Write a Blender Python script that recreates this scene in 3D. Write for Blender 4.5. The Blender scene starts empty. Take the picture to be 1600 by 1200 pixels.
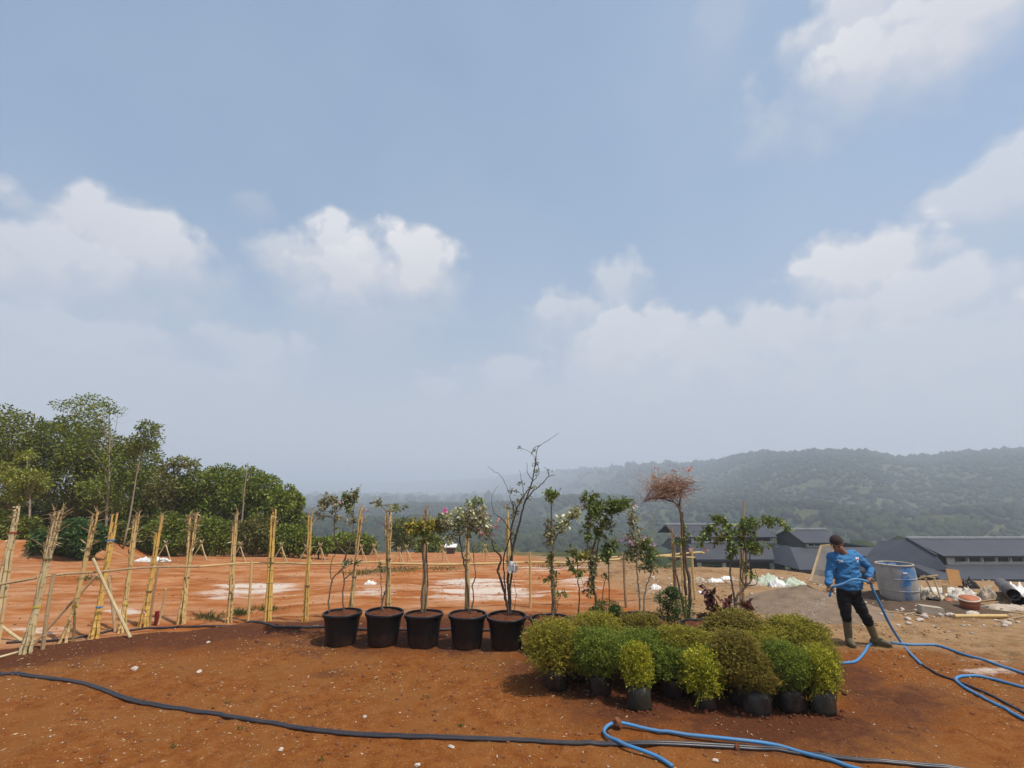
import bpy, bmesh, math, random
import numpy as np
from mathutils import Vector, Matrix
from mathutils.bvhtree import BVHTree

random.seed(7)
RNG = np.random.default_rng(11)
scene = bpy.context.scene
COL = scene.collection

# ------------------------------------------------------------------ camera
F_PX, CX, CY = 740.0, 800.0, 600.0
CAM_H = 2.35
PITCH = math.atan(165.0 / F_PX)
cam_data = bpy.data.cameras.new("camera")
cam_data.sensor_fit = 'HORIZONTAL'
cam_data.sensor_width = 36.0
cam_data.lens = F_PX / 1600.0 * 36.0
cam_data.clip_start = 0.05
cam_data.clip_end = 30000.0
cam = bpy.data.objects.new("camera", cam_data)
cam.location = (0, 0, CAM_H)
cam.rotation_euler = (math.pi / 2 + PITCH, 0, 0)
COL.objects.link(cam)
scene.camera = cam

# ------------------------------------------------------------------ sun, exposure, sampling
SUN_TO = Vector((0.42, -0.24, 0.92)).normalized()          # direction towards the sun
SUN_EL = math.asin(SUN_TO.z)
SUN_AZ = math.atan2(SUN_TO.x, SUN_TO.y)                     # from +Y clockwise
sun_data = bpy.data.lights.new("sun", 'SUN')
sun_data.energy = 4.2
sun_data.angle = math.radians(0.6)
sun_data.color = (1.0, 0.93, 0.82)
sun = bpy.data.objects.new("sun", sun_data)
sun.rotation_euler = (-SUN_TO).to_track_quat('-Z', 'Y').to_euler()
sun.location = (20, -10, 60)
COL.objects.link(sun)

vs = scene.view_settings
scene.display_settings.display_device = 'sRGB'
vs.view_transform = 'Standard'
vs.look = 'None'
vs.exposure = 0.0
vs.gamma = 1.0
vs.use_curve_mapping = False
cy = scene.cycles
cy.use_denoising = True
cy.max_bounces = 6
cy.diffuse_bounces = 3
cy.glossy_bounces = 2
cy.transmission_bounces = 3
cy.volume_bounces = 1
cy.transparent_max_bounces = 8
cy.sample_clamp_indirect = 6.0
cy.caustics_reflective = False
cy.caustics_refractive = False


# ------------------------------------------------------------------ pixel <-> world
def ray(px, py):
    u = (px - CX) / F_PX
    v = (CY - py) / F_PX
    return Vector((u, math.cos(PITCH) - v * math.sin(PITCH), math.sin(PITCH) + v * math.cos(PITCH)))


def at_depth(px, py, Y):
    d = ray(px, py)
    return Vector((0, 0, CAM_H)) + d * (Y / d.y)


def on_level(px, py, z=0.0):
    d = ray(px, py)
    return Vector((0, 0, CAM_H)) + d * ((z - CAM_H) / d.z)


def slope_of(py):
    d = ray(CX, py)
    return d.z / d.y


# ------------------------------------------------------------------ node helper
class NT:
    def __init__(self, tree):
        self.t = tree
        self.t.nodes.clear()

    def new(self, kind, **props):
        n = self.t.nodes.new(kind)
        for k, v in props.items():
            setattr(n, k, v)
        return n

    def put(self, sock, v):
        if isinstance(v, bpy.types.NodeSocket):
            self.t.links.new(v, sock)
        elif v is not None:
            if hasattr(sock, 'default_value'):
                if isinstance(v, (tuple, list)) and len(v) == 3 and sock.type == 'RGBA':
                    v = (*v, 1.0)
                sock.default_value = v

    def m(self, op, a, b=None, c=None, clamp=False):
        n = self.new('ShaderNodeMath', operation=op, use_clamp=clamp)
        self.put(n.inputs[0], a)
        if b is not None: self.put(n.inputs[1], b)
        if c is not None: self.put(n.inputs[2], c)
        return n.outputs[0]

    def vm(self, op, a, b=None, scale=None):
        n = self.new('ShaderNodeVectorMath', operation=op)
        self.put(n.inputs[0], a)
        if b is not None: self.put(n.inputs[1], b)
        if scale is not None: self.put(n.inputs['Scale'], scale)
        return n.outputs['Value'] if op in ('LENGTH', 'DOT_PRODUCT', 'DISTANCE') else n.outputs[0]

    def mix(self, f, a, b, blend='MIX'):
        n = self.new('ShaderNodeMix', data_type='RGBA', blend_type=blend)
        self.put(n.inputs[0], f); self.put(n.inputs[6], a); self.put(n.inputs[7], b)
        return n.outputs[2]

    def rng(self, v, a, b, c=0.0, d=1.0, smooth=False):
        n = self.new('ShaderNodeMapRange')
        if smooth: n.interpolation_type = 'SMOOTHSTEP'
        for i, x in enumerate((v, a, b, c, d)):
            self.put(n.inputs[i], x)
        return n.outputs[0]

    def noise(self, vec, scale, detail=4.0, rough=0.55, dist=0.0, col=False):
        n = self.new('ShaderNodeTexNoise')
        self.put(n.inputs['Vector'], vec); self.put(n.inputs['Scale'], scale)
        self.put(n.inputs['Detail'], detail); self.put(n.inputs['Roughness'], rough)
        self.put(n.inputs['Distortion'], dist)
        return n.outputs['Color'] if col else n.outputs['Fac']

    def voro(self, vec, scale, feature='F1', out='Distance'):
        n = self.new('ShaderNodeTexVoronoi', feature=feature)
        self.put(n.inputs['Vector'], vec); self.put(n.inputs['Scale'], scale)
        return n.outputs[out]

    def ramp(self, f, stops):
        n = self.new('ShaderNodeValToRGB')
        e = n.color_ramp.elements
        while len(e) < len(stops): e.new(0.5)
        for i, (p, c) in enumerate(stops):
            e[i].position = p
            e[i].color = (*c, 1.0)
        self.put(n.inputs[0], f)
        return n.outputs[0]

    def attr(self, name, out='Fac'):
        return self.new('ShaderNodeAttribute', attribute_name=name).outputs[out]

    def coord(self, which='Object'):
        return self.new('ShaderNodeTexCoord').outputs[which]

    def pos(self):
        return self.new('ShaderNodeNewGeometry').outputs['Position']

    def sep(self, v):
        n = self.new('ShaderNodeSeparateXYZ'); self.put(n.inputs[0], v)
        return n.outputs

    def comb(self, x, y, z):
        n = self.new('ShaderNodeCombineXYZ')
        for i, k in enumerate((x, y, z)): self.put(n.inputs[i], k)
        return n.outputs[0]

    def bump(self, h, strength=0.5, dist=0.02):
        n = self.new('ShaderNodeBump')
        self.put(n.inputs['Height'], h); self.put(n.inputs['Strength'], strength); self.put(n.inputs['Distance'], dist)
        return n.outputs[0]

    def bsdf(self, color, rough=0.7, metal=0.0, normal=None, spec=0.3, **kw):
        n = self.new('ShaderNodeBsdfPrincipled')
        self.put(n.inputs['Base Color'], color); self.put(n.inputs['Roughness'], rough)
        self.put(n.inputs['Metallic'], metal); self.put(n.inputs['Specular IOR Level'], spec)
        if normal is not None: self.put(n.inputs['Normal'], normal)
        for k, v in kw.items(): self.put(n.inputs[k.replace('_', ' ')], v)
        return n.outputs[0]

    def out(self, shader, volume=None):
        o = self.new('ShaderNodeOutputMaterial')
        if shader is not None: self.t.links.new(shader, o.inputs['Surface'])
        if volume is not None: self.t.links.new(volume, o.inputs['Volume'])


def new_mat(name):
    m = bpy.data.materials.new(name)
    m.use_nodes = True
    return m, NT(m.node_tree)


# ------------------------------------------------------------------ world: Nishita sky with clouds at infinity
world = bpy.data.worlds.new("World")
scene.world = world
world.use_nodes = True
W = NT(world.node_tree)
sky = W.new('ShaderNodeTexSky', sky_type='NISHITA')
sky.sun_disc = False
sky.sun_elevation = SUN_EL
sky.sun_rotation = SUN_AZ
sky.altitude = 150.0
sky.air_density = 1.0
sky.dust_density = 2.0
sky.ozone_density = 1.2
SKY_STRENGTH = 0.13
gen = W.coord('Generated')
dirv = W.vm('NORMALIZE', gen)
sx, sy, sz = W.sep(dirv)[0:3]
wob = W.noise(dirv, 3.2, 3.0, 0.5, col=True)
wx, wy, wz = W.sep(wob)[0:3]
fluff = W.noise(dirv, 11.0, 7.0, 0.56, 0.25)
fluff2 = W.noise(dirv, 4.5, 4.0, 0.5, 0.2)
billow = W.voro(W.vm('ADD', dirv, W.vm('SCALE', wob, scale=0.10)), 17.0, 'SMOOTH_F1')
billow2 = W.voro(W.vm('ADD', dirv, W.vm('SCALE', W.noise(dirv, 16.0, 3.0, 0.5, col=True), scale=0.03)), 46.0, 'SMOOTH_F1')
nz = W.m('ADD', W.m('MULTIPLY', W.m('SUBTRACT', fluff, 0.5), 1.15), W.m('ADD', W.m('MULTIPLY', W.m('SUBTRACT', 0.38, billow), 0.50), W.m('MULTIPLY', W.m('SUBTRACT', 0.38, billow2), 0.24)))
alpha_all = None
lit_all = None
#        px    py   rx   ry_top ry_bottom opacity
CLOUDS = [(205, 392, 120, 66, 80, .85), (20, 400, 150, 72, 110, .80), (70, 520, 190, 46, 80, .45),
          (500, 425, 90, 50, 70, .72), (640, 430, 95, 66, 75, 1.0), (570, 420, 90, 60, 85, .90), (608, 430, 80, 58, 85, .95), (540, 440, 100, 48, 75, .85),
          (405, 560, 78, 50, 60, .45),
          (960, 452, 56, 46, 60, .66), (890, 500, 80, 52, 70, .66), (985, 545, 130, 62, 80, .78), (1110, 560, 180, 60, 80, .66),
          (800, 590, 90, 34, 50, .45), (1340, 440, 95, 72, 110, .95), (1440, 480, 110, 66, 100, .80), (1270, 520, 140, 66, 100, .74),
          (1560, 520, 130, 60, 90, .5), (1500, 30, 230, 90, 90, .95), (1340, 40, 100, 55, 80, .8), (1620, 300, 130, 90, 90, .72),
          (400, 325, 34, 22, 26, .25), (1000, 605, 320, 60, 70, .42), (1400, 580, 340, 80, 90, .50), (120, 575, 260, 44, 70, .30), (560, 500, 120, 30, 60, .35), (690, 608, 46, 20, 30, .32), (1130, 40, 46, 60, 60, .22),
          (-350, 300, 260, 110, 120, .8), (2050, 420, 300, 120, 120, .8)]
for (px, py, rx, rt, rb, op) in CLOUDS:
    c = ray(px, py).normalized()
    k = 1.0 / (F_PX * (1 + ((px - CX) / F_PX) ** 2 + ((py - CY) / F_PX) ** 2) ** 0.5)
    ax, bt, bb = rx * k * 1.36, rt * k * 1.34, rb * k * 1.5
    dx = W.m('DIVIDE', W.m('SUBTRACT', sx, c.x), ax)
    dz = W.m('SUBTRACT', sz, c.z)
    up = W.m('DIVIDE', W.m('MAXIMUM', dz, 0.0), bt)
    dn = W.m('DIVIDE', W.m('MINIMUM', dz, 0.0), bb)
    dzz = W.m('ADD', up, dn)
    d = W.m('SQRT', W.m('ADD', W.m('MULTIPLY', dx, dx), W.m('MULTIPLY', dzz, dzz)))
    f = W.m('ADD', W.m('SUBTRACT', 1.0, d), W.m('MULTIPLY', nz, W.rng(d, 0.75, 1.35, 1.0, 0.15)))
    wid = W.rng(dzz, -0.7, 0.35, 1.5, 0.27)
    a = W.m('MULTIPLY', W.m('DIVIDE', W.m('SUBTRACT', f, 0.12), wid, clamp=True), op)
    lit = W.m('MULTIPLY', a, W.rng(dzz, -0.8, 0.7, 0.0, 1.0))
    alpha_all = a if alpha_all is None else W.m('MAXIMUM', alpha_all, a)
    lit_all = lit if lit_all is None else W.m('MAXIMUM', lit_all, lit)
cloud_col = W.mix(W.m('MULTIPLY', lit_all, W.rng(fluff2, 0.3, 0.7, 0.7, 1.15)), (4.7, 4.85, 5.3), (6.5, 6.5, 6.65))
veil = W.m('MULTIPLY', W.rng(W.noise(dirv, 1.7, 3.0, 0.5), 0.35, 0.75, 0.0, 1.0, True), 0.22)
skycol = W.mix(veil, W.mix(0.45, sky.outputs[0], (3.15, 4.55, 6.15)), (4.5, 5.2, 6.0))
low = W.m('MULTIPLY', W.rng(sz, 0.02, 0.50, 1.0, 0.0, True), 0.82)
skycol = W.mix(low, skycol, (4.55, 4.65, 5.0))
final = W.mix(W.m('MULTIPLY', alpha_all, 0.94), skycol, cloud_col)
bg = W.new('ShaderNodeBackground')
W.put(bg.inputs[0], final)
bg.inputs[1].default_value = SKY_STRENGTH
wo = W.new('ShaderNodeOutputWorld')
W.t.links.new(bg.outputs[0], wo.inputs[0])
world.cycles.sampling_method = 'MANUAL'
world.cycles.sample_map_resolution = 128


# ------------------------------------------------------------------ numpy noise
def _hash(ix, iy, seed):
    n = (ix.astype(np.int64) * 374761393 + iy.astype(np.int64) * 668265263 + seed * 1442695041) & 0x7fffffff
    n = ((n ^ (n >> 13)) * 1274126177) & 0x7fffffff
    n = n ^ (n >> 16)
    return (n & 0xffff) / 65535.0


def vnoise(x, y, seed=0):
    x = np.asarray(x, float); y = np.asarray(y, float)
    ix, iy = np.floor(x), np.floor(y)
    fx, fy = x - ix, y - iy
    fx = fx * fx * (3 - 2 * fx); fy = fy * fy * (3 - 2 * fy)
    a = _hash(ix, iy, seed); b = _hash(ix + 1, iy, seed); c = _hash(ix, iy + 1, seed); d = _hash(ix + 1, iy + 1, seed)
    return (a * (1 - fx) + b * fx) * (1 - fy) + (c * (1 - fx) + d * fx) * fy


def fbm(x, y, oct=4, seed=0):
    s, a, t = 0.0, 0.5, 0.0
    for o in range(oct):
        s = s + a * vnoise(x * 2 ** o, y * 2 ** o, seed + o * 17); t += a; a *= 0.5
    return s / t


def sstep(a, b, x):
    t = np.clip((np.asarray(x, float) - a) / (b - a), 0, 1)
    return t * t * (3 - 2 * t)


# ------------------------------------------------------------------ terrain height
RIDGE_PX = np.array([-2000, -400, 300, 480, 620, 760, 870, 900, 1000, 1100, 1160, 1200, 1270, 1350, 1400, 1450, 1500, 1600, 2200, 4000], float)
RIDGE_PY = np.array([752, 750, 753, 752, 752, 746, 737, 735, 728, 726, 715, 710, 707, 709, 717, 717, 711, 707, 712, 720], float)
RIDGE_R = np.array([4800, 4800, 4800, 4800, 4400, 3400, 2300, 2000, 1500, 1200, 1000, 930, 850, 820, 860, 860, 800, 780, 800, 900], float)
RIDGE_AZ = np.array([(p - CX) / F_PX / ray(CX, q).y for p, q in zip(RIDGE_PX, RIDGE_PY)])
RIDGE_SL = np.array([slope_of(q) for q in RIDGE_PY])


_fr = random.Random(31)
FOOT = []
for _k in range(16):                       # boot tracks wandering over the near soil
    _x, _y, _a = _fr.uniform(-5, 5.5), _fr.uniform(4.6, 8.0), _fr.uniform(0, 6.28)
    for _j in range(_fr.randint(3, 6)):
        FOOT.append((_x - math.sin(_a) * .09 * (-1) ** _j, _y + math.cos(_a) * .09 * (-1) ** _j, _a + _fr.uniform(-.2, .2), _fr.uniform(.010, .020)))
        _x += math.cos(_a) * .55; _y += math.sin(_a) * .55; _a += _fr.uniform(-.3, .3)


def height(x, y):
    x = np.asarray(x, float); y = np.asarray(y, float)
    ys = np.maximum(y, 6.0)
    az = x / ys
    wl = sstep(-0.34, -0.50, az) if False else 1 - sstep(-0.50, -0.36, az)
    wr = sstep(0.24, 0.36, az)
    wc = np.clip(1 - wl - wr, 0, 1)
    ye = 15.6 - 2.3 * sstep(0.48, 0.72, az) + 0.8 * (fbm(x * 0.35, y * 0.0 + 3.0, 3, 5) - 0.5)
    d = np.maximum(ys - ye, 0)
    zl = -0.095 * np.minimum(d, 14) + 0.75 * (1 - sstep(-19.5, -16.5, x)) * sstep(3.0, 4.4, d) + 0.16 * (fbm(x * 0.5, y * 0.5, 3, 9) - 0.5) * sstep(0, 2, d) - 0.25 * np.maximum(d - 16, 0)
    zc = -0.112 * d - 0.16 * np.maximum(d - 42, 0) + 0.5 * (fbm(x * 0.16, y * 0.16, 3, 3) - 0.5) * sstep(0, 8, d)
    zr = -np.minimum(0.36 * d, 8.0 + 0 * d) - 0.20 * np.maximum(ys - 78, 0)
    z = wl * zl + wc * zc + wr * zr
    floor_ = -31.0 + 9.0 * (fbm(x / 140.0, y / 140.0, 4, 21) - 0.5) * sstep(60, 200, ys)
    z = np.maximum(z, floor_)
    # distant ridges
    rr = np.interp(az, RIDGE_AZ, RIDGE_R)
    hh = CAM_H + np.interp(az, RIDGE_AZ, RIDGE_SL) * rr - 7.0
    front = np.minimum(rr * 0.62, 950.0)
    up = sstep(rr - front, rr, ys)
    und = 1 + 0.5 * (fbm(x / 210.0, y / 210.0, 4, 33) - 0.5) * (1 - np.abs(2 * up - 1))
    back = 1 - 0.8 * sstep(rr * 1.05, rr * 2.2, ys)
    z = z + np.where(ys > 90, (hh - floor_) * up ** 0.85 * und * back, 0) * sstep(90, 260, ys)
    # two lower folds of wooded land in front of the ridge
    for (r2, dr, q2, dq, ph, wd) in ((430.0, 70.0, 786.0, 6.0, 0.6, 75.0), (640.0, 90.0, 764.0, 8.0, 2.1, 110.0)):
        rc = r2 + dr * np.sin(az * 5.0 + ph)
        s2 = -0.0010 * (q2 + dq * np.sin(az * 8.0 + ph * 2) + 4.0 * np.sin(az * 17.0 + ph) + 20.0 * (1 - sstep(0.0, 0.5, az)) - 764.6) * 1.27
        fold = CAM_H - 6.0 + s2 * rc
        z = np.where(ys > 150, np.maximum(z, fold - (np.abs(ys - rc) / wd) ** 2 * 9.0), z)
    # close relief of the trampled soil
    near = 1 - sstep(14, 30, ys)
    rel = 0.065 * (fbm(x * 1.1, y * 1.1, 3, 41) - 0.5) + 0.034 * (fbm(x * 5.0, y * 5.0, 3, 43) - 0.5)
    # low bund of dug soil under the bamboo row on the left
    bl = np.interp(x, [-9.0, -7.2, -6.0, -4.5, -3.0, 0.5, 2], [7.1, 7.6, 8.2, 8.85, 9.2, 9.6, 9.8])
    bund = 0.07 * np.exp(-((y - bl) / 0.35) ** 2) * (1 - sstep(0.0, 1.5, x))
    drop = -0.12 * sstep(0.1, 0.8, y - bl) * (1 - sstep(-5.5, -3.5, x)) * (1 - sstep(12, 16, y))
    foot = 0.0
    if np.any(ys < 9.5):
        for (fx, fy, fa, fd) in FOOT:
            u = (x - fx) * math.cos(fa) + (y - fy) * math.sin(fa); v = -(x - fx) * math.sin(fa) + (y - fy) * math.cos(fa)
            q = (u / .13) ** 2 + (v / .055) ** 2
            foot = foot + fd * (np.exp(-q * q) * -1.0 + 0.45 * np.exp(-(q - 1.9) ** 2 * 1.6))
    return z + near * (rel + bund + drop + foot)


def hz(x, y):
    return float(height(np.array([x]), np.array([y]))[0])


def ground_px(px, py):
    """Ground point (with relief) that is seen at this pixel."""
    p = on_level(px, py, 0.0)
    for _ in range(4):
        p = on_level(px, py, hz(p.x, p.y))
    return p


# ------------------------------------------------------------------ mesh helpers
def link(ob, parent=None):
    COL.objects.link(ob)
    if parent is not None:
        ob.parent = parent
    return ob


def tag(ob, label=None, cat=None, group=None, kind=None):
    if label: ob["label"] = label
    if cat: ob["category"] = cat
    if group: ob["group"] = group
    if kind: ob["kind"] = kind
    return ob


def empty(name, loc, label=None, cat=None, group=None):
    o = bpy.data.objects.new(name, None)
    o.empty_display_size = 0.1
    o.location = loc
    link(o)
    return tag(o, label, cat, group)


def mesh_np(name, V, Fc, mat=None, parent=None, smooth=False, attrs=None, dom='FACE'):
    """V (n,3) in world space; Fc (m,k). The parent is at parent.location, unrotated."""
    V = np.asarray(V, np.float32)
    Fc = np.asarray(Fc, np.int32)
    me = bpy.data.meshes.new(name)
    if parent is not None:
        V = V - np.array(parent_loc(parent), np.float32)
    me.vertices.add(len(V)); me.vertices.foreach_set('co', V.ravel())
    k = Fc.shape[1]
    me.loops.add(Fc.size); me.loops.foreach_set('vertex_index', Fc.ravel())
    me.polygons.add(len(Fc))
    me.polygons.foreach_set('loop_start', np.arange(0, Fc.size, k, dtype=np.int32))
    me.polygons.foreach_set('loop_total', np.full(len(Fc), k, np.int32))
    me.update(calc_edges=True)
    if smooth:
        me.polygons.foreach_set('use_smooth', np.ones(len(Fc), bool))
    for an, av in (attrs or {}).items():
        a = me.attributes.new(an, 'FLOAT', dom)
        a.data.foreach_set('value', np.asarray(av, np.float32))
    if mat: me.materials.append(mat)
    ob = bpy.data.objects.new(name, me)
    return link(ob, parent)


def parent_loc(p):
    v = Vector((0, 0, 0))
    while p is not None:
        v = v + p.location
        p = p.parent
    return v


class MB:
    """Collects verts and faces (world space) for one mesh object."""
    def __init__(self):
        self.v, self.f = [], []

    def add(self, vs, fs):
        o = len(self.v)
        self.v += [tuple(p) for p in vs]
        self.f += [tuple(i + o for i in f) for f in fs]
        return self

    def box(self, c, s, rot=None):
        c = Vector(c); hx, hy, h = s[0] / 2, s[1] / 2, s[2] / 2
        P = [Vector((a, b, d)) for a in (-hx, hx) for b in (-hy, hy) for d in (-h, h)]
        if rot is not None: P = [rot @ p for p in P]
        return self.add([c + p for p in P], [(0, 1, 3, 2), (4, 6, 7, 5), (0, 4, 5, 1), (2, 3, 7, 6), (0, 2, 6, 4), (1, 5, 7, 3)])

    def bar(self, a, b, w, h, up=Vector((0, 0, 1))):
        a, b = Vector(a), Vector(b)
        d = (b - a).normalized()
        s = d.cross(up)
        if s.length < 1e-4: s = d.cross(Vector((0, 1, 0)))
        s.normalize(); u = s.cross(d)
        P = [p + s * (i * w / 2) + u * (j * h / 2) for p in (a, b) for (i, j) in ((-1, -1), (1, -1), (1, 1), (-1, 1))]
        return self.add(P, [(0, 3, 2, 1), (4, 5, 6, 7), (0, 1, 5, 4), (1, 2, 6, 5), (2, 3, 7, 6), (3, 0, 4, 7)])

    def tube(self, pts, rad, n=6, cap=True):
        pts = [Vector(p) for p in pts]
        if not hasattr(rad, '__len__'): rad = [rad] * len(pts)
        ref = Vector((0.31, 0.77, 0.55))
        vs, fs = [], []
        for i, p in enumerate(pts):
            d = pts[min(i + 1, len(pts) - 1)] - pts[max(i - 1, 0)]
            if d.length < 1e-7: d = Vector((0, 0, 1))
            d.normalize()
            s = d.cross(ref)
            if s.length < 0.05: s = d.cross(Vector((1, 0, 0)))
            s.normalize(); u = s.cross(d)
            for k in range(n):
                a = 2 * math.pi * k / n
                vs.append(p + (s * math.cos(a) + u * math.sin(a)) * rad[i])
        for i in range(len(pts) - 1):
            for k in range(n):
                fs.append((i * n + k, i * n + (k + 1) % n, (i + 1) * n + (k + 1) % n, (i + 1) * n + k))
        if cap:
            fs.append(tuple(range(n - 1, -1, -1)))
            fs.append(tuple((len(pts) - 1) * n + k for k in range(n)))
        return self.add(vs, fs)

    def lathe(self, base, prof, n=24, closed=True, wob=0.0, seed=0):
        """prof: list of (r, z) from bottom outside; axis at base."""
        base = Vector(base); rr = random.Random(seed)
        vs, fs = [], []
        ph = [rr.uniform(0, 6.28) for _ in range(4)]
        for (r, z) in prof:
            for k in range(n):
                a = 2 * math.pi * k / n
                q = r * (1 + wob * (math.sin(2 * a + ph[0] + z * 7) * .5 + math.sin(5 * a + ph[1] + z * 19) * .35 + math.sin(9 * a + ph[2] - z * 31) * .25))
                vs.append(base + Vector((q * math.cos(a), q * math.sin(a), z)))
        for i in range(len(prof) - 1):
            for k in range(n):
                fs.append((i * n + k, i * n + (k + 1) % n, (i + 1) * n + (k + 1) % n, (i + 1) * n + k))
        if closed:
            fs.append(tuple(range(n - 1, -1, -1)))
            fs.append(tuple((len(prof) - 1) * n + k for k in range(n)))
        return self.add(vs, fs)

    def blob(self, c, r, seed=0, rough=0.25, sub=1):
        """uneven stone-like lump"""
        bm = bmesh.new()
        bmesh.ops.create_icosphere(bm, subdivisions=sub, radius=1.0)
        rr = random.Random(seed)
        r = Vector(r) if hasattr(r, '__len__') else Vector((r, r, r))
        rz = rr.uniform(0, 6.28)
        R = Matrix.Rotation(rz, 3, 'Z')
        vs = []
        for v in bm.verts:
            k = 1 + rr.uniform(-rough, rough)
            vs.append(Vector(c) + R @ Vector((v.co.x * r.x * k, v.co.y * r.y * k, v.co.z * r.z * k)))
        fs = [tuple(v.index for v in f.verts) for f in bm.faces]
        bm.free()
        return self.add(vs, fs)

    def build(self, name, mat=None, parent=None, smooth=False):
        me = bpy.data.meshes.new(name)
        L = parent_loc(parent)
        me.from_pydata([(p[0] - L.x, p[1] - L.y, p[2] - L.z) for p in self.v], [], self.f)
        me.update()
        if smooth: me.polygons.foreach_set('use_smooth', np.ones(len(me.polygons), bool))
        if mat: me.materials.append(mat)
        return link(bpy.data.objects.new(name, me), parent)


def spline(pts, per=8):
    """Catmull-Rom through the points."""
    P = [Vector(p) for p in pts]
    if len(P) < 3:
        return [P[0].lerp(P[-1], i / per) for i in range(per + 1)]
    P = [P[0] * 2 - P[1]] + P + [P[-1] * 2 - P[-2]]
    out = []
    for i in range(1, len(P) - 2):
        a, b, c, d = P[i - 1], P[i], P[i + 1], P[i + 2]
        for k in range(per):
            t = k / per
            out.append(0.5 * ((2 * b) + (c - a) * t + (2 * a - 5 * b + 4 * c - d) * t * t + (3 * b - a - 3 * c + d) * t ** 3))
    out.append(P[-2])
    return out


def copy_tree(o, parent=None):
    c = o.copy()
    COL.objects.link(c)
    c.parent = parent
    for ch in o.children:
        copy_tree(ch, c)
    return c


# leaves ------------------------------------------------------------
def unit(v):
    return v / np.maximum(np.linalg.norm(v, axis=1, keepdims=True), 1e-9)


def leaf_arrays(P, D, L, Wd, rng, fold=0.25):
    """diamond leaves folded along the midrib: P base, D direction"""
    n = len(P)
    D = unit(D)
    R = unit(np.cross(D, unit(rng.normal(size=(n, 3)))))
    Nn = np.cross(R, D)
    L = np.broadcast_to(L, (n,))[:, None]; Wd = np.broadcast_to(Wd, (n,))[:, None]
    mid = P + D * L * 0.45
    tip = P + D * L - Nn * L * 0.12
    a = mid + R * Wd * 0.5 + Nn * Wd * fold
    b = mid - R * Wd * 0.5 + Nn * Wd * fold
    V = np.stack([P, a, tip, b], 1).reshape(-1, 3)
    i = np.arange(n)[:, None] * 4
    Fc = np.concatenate([i + np.array([[0, 1, 2]]), i + np.array([[0, 2, 3]])], 1).reshape(-1, 3)
    return V, Fc


def build_leaves(name, P, D, L, Wd, mat, parent, rng, val=None):
    V, Fc = leaf_arrays(P, D, L, Wd, rng)
    if val is None: val = rng.random(len(P))
    ob = mesh_np(name, V, Fc, mat, parent, attrs={'rnd': np.repeat(val, 2)})
    ob["kind"] = "stuff"
    return ob


# ------------------------------------------------------------------ materials
def mat_leaf(name, stops, rough=0.5, trans=0.25):
    m, n = new_mat(name)
    r = n.attr('rnd')
    big = n.noise(n.coord('Object'), 2.2, 2.0, 0.5)
    f = n.m('ADD', n.m('MULTIPLY', r, 0.9), n.m('MULTIPLY', n.m('SUBTRACT', big, 0.42), 0.9), clamp=True)
    k = len(stops) - 1
    c = n.ramp(f, [(i / k, s) for i, s in enumerate(stops)])
    b = n.bsdf(c, rough, spec=0.35)
    t = n.new('ShaderNodeBsdfTranslucent'); n.put(t.inputs[0], n.mix(0.5, c, (0.20, 0.24, 0.03)))
    mx = n.new('ShaderNodeMixShader'); mx.inputs[0].default_value = trans
    n.t.links.new(b, mx.inputs[1]); n.t.links.new(t.outputs[0], mx.inputs[2])
    n.out(mx.outputs[0])
    return m


def mat_plain(name, c1, c2=None, rough=0.7, scale=8.0, bump=0.0, bscale=40.0, spec=0.3, metal=0.0, detail=5.0, stretch=None, bdist=0.01):
    m, n = new_mat(name)
    co = n.coord('Object')
    if stretch: co = n.vm('MULTIPLY', co, stretch)
    c2 = c2 or tuple(x * 0.7 for x in c1)
    f = n.rng(n.noise(co, scale, detail, 0.6), 0.3, 0.7)
    c = n.mix(f, c1, c2)
    nm = None
    if bump > 0: nm = n.bump(n.noise(co, bscale, 4.0, 0.6), bump, bdist)
    n.out(n.bsdf(c, n.rng(n.noise(co, scale * 1.7, 3.0), 0.2, 0.8, rough * 0.85, min(1.0, rough * 1.15)), metal, nm, spec))
    return m


M = {}
M['bark'] = mat_plain('bark', (0.20, 0.14, 0.09), (0.09, 0.06, 0.04), 0.85, 14, 0.6, 60)
M['bark_pale'] = mat_plain('bark_pale', (0.36, 0.30, 0.22), (0.20, 0.15, 0.10), 0.85, 14, 0.5, 60)
M['bark_dark'] = mat_plain('bark_dark', (0.085, 0.055, 0.04), (0.045, 0.03, 0.024), 0.85, 14, 0.5, 60)
M['twig_red'] = mat_plain('twig_red', (0.40, 0.24, 0.17), (0.26, 0.15, 0.10), 0.8, 10)
M['leaf_forest'] = mat_leaf('leaf_forest', [(0.037, 0.054, 0.007), (0.090, 0.117, 0.013), (0.168, 0.196, 0.021), (0.275, 0.281, 0.034)])
M['leaf_forest_b'] = mat_leaf('leaf_forest_b', [(0.046, 0.069, 0.008), (0.104, 0.153, 0.017), (0.191, 0.243, 0.027), (0.318, 0.347, 0.047)])
M['leaf_bright'] = mat_leaf('leaf_bright', [(0.075, 0.109, 0.015), (0.180, 0.217, 0.028), (0.285, 0.304, 0.039), (0.390, 0.392, 0.055)])
M['leaf_olive'] = mat_leaf('leaf_olive', [(0.066, 0.079, 0.019), (0.122, 0.135, 0.034), (0.206, 0.197, 0.054), (0.299, 0.261, 0.081)])
M['leaf_boug'] = mat_leaf('leaf_bougainvillea', [(0.055, 0.092, 0.018), (0.108, 0.169, 0.032), (0.195, 0.260, 0.053), (0.333, 0.364, 0.106)])
M['leaf_varieg'] = mat_leaf('leaf_variegated', [(0.129, 0.159, 0.056), (0.345, 0.361, 0.152), (0.710, 0.699, 0.380), (0.800, 0.800, 0.684)])
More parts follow.
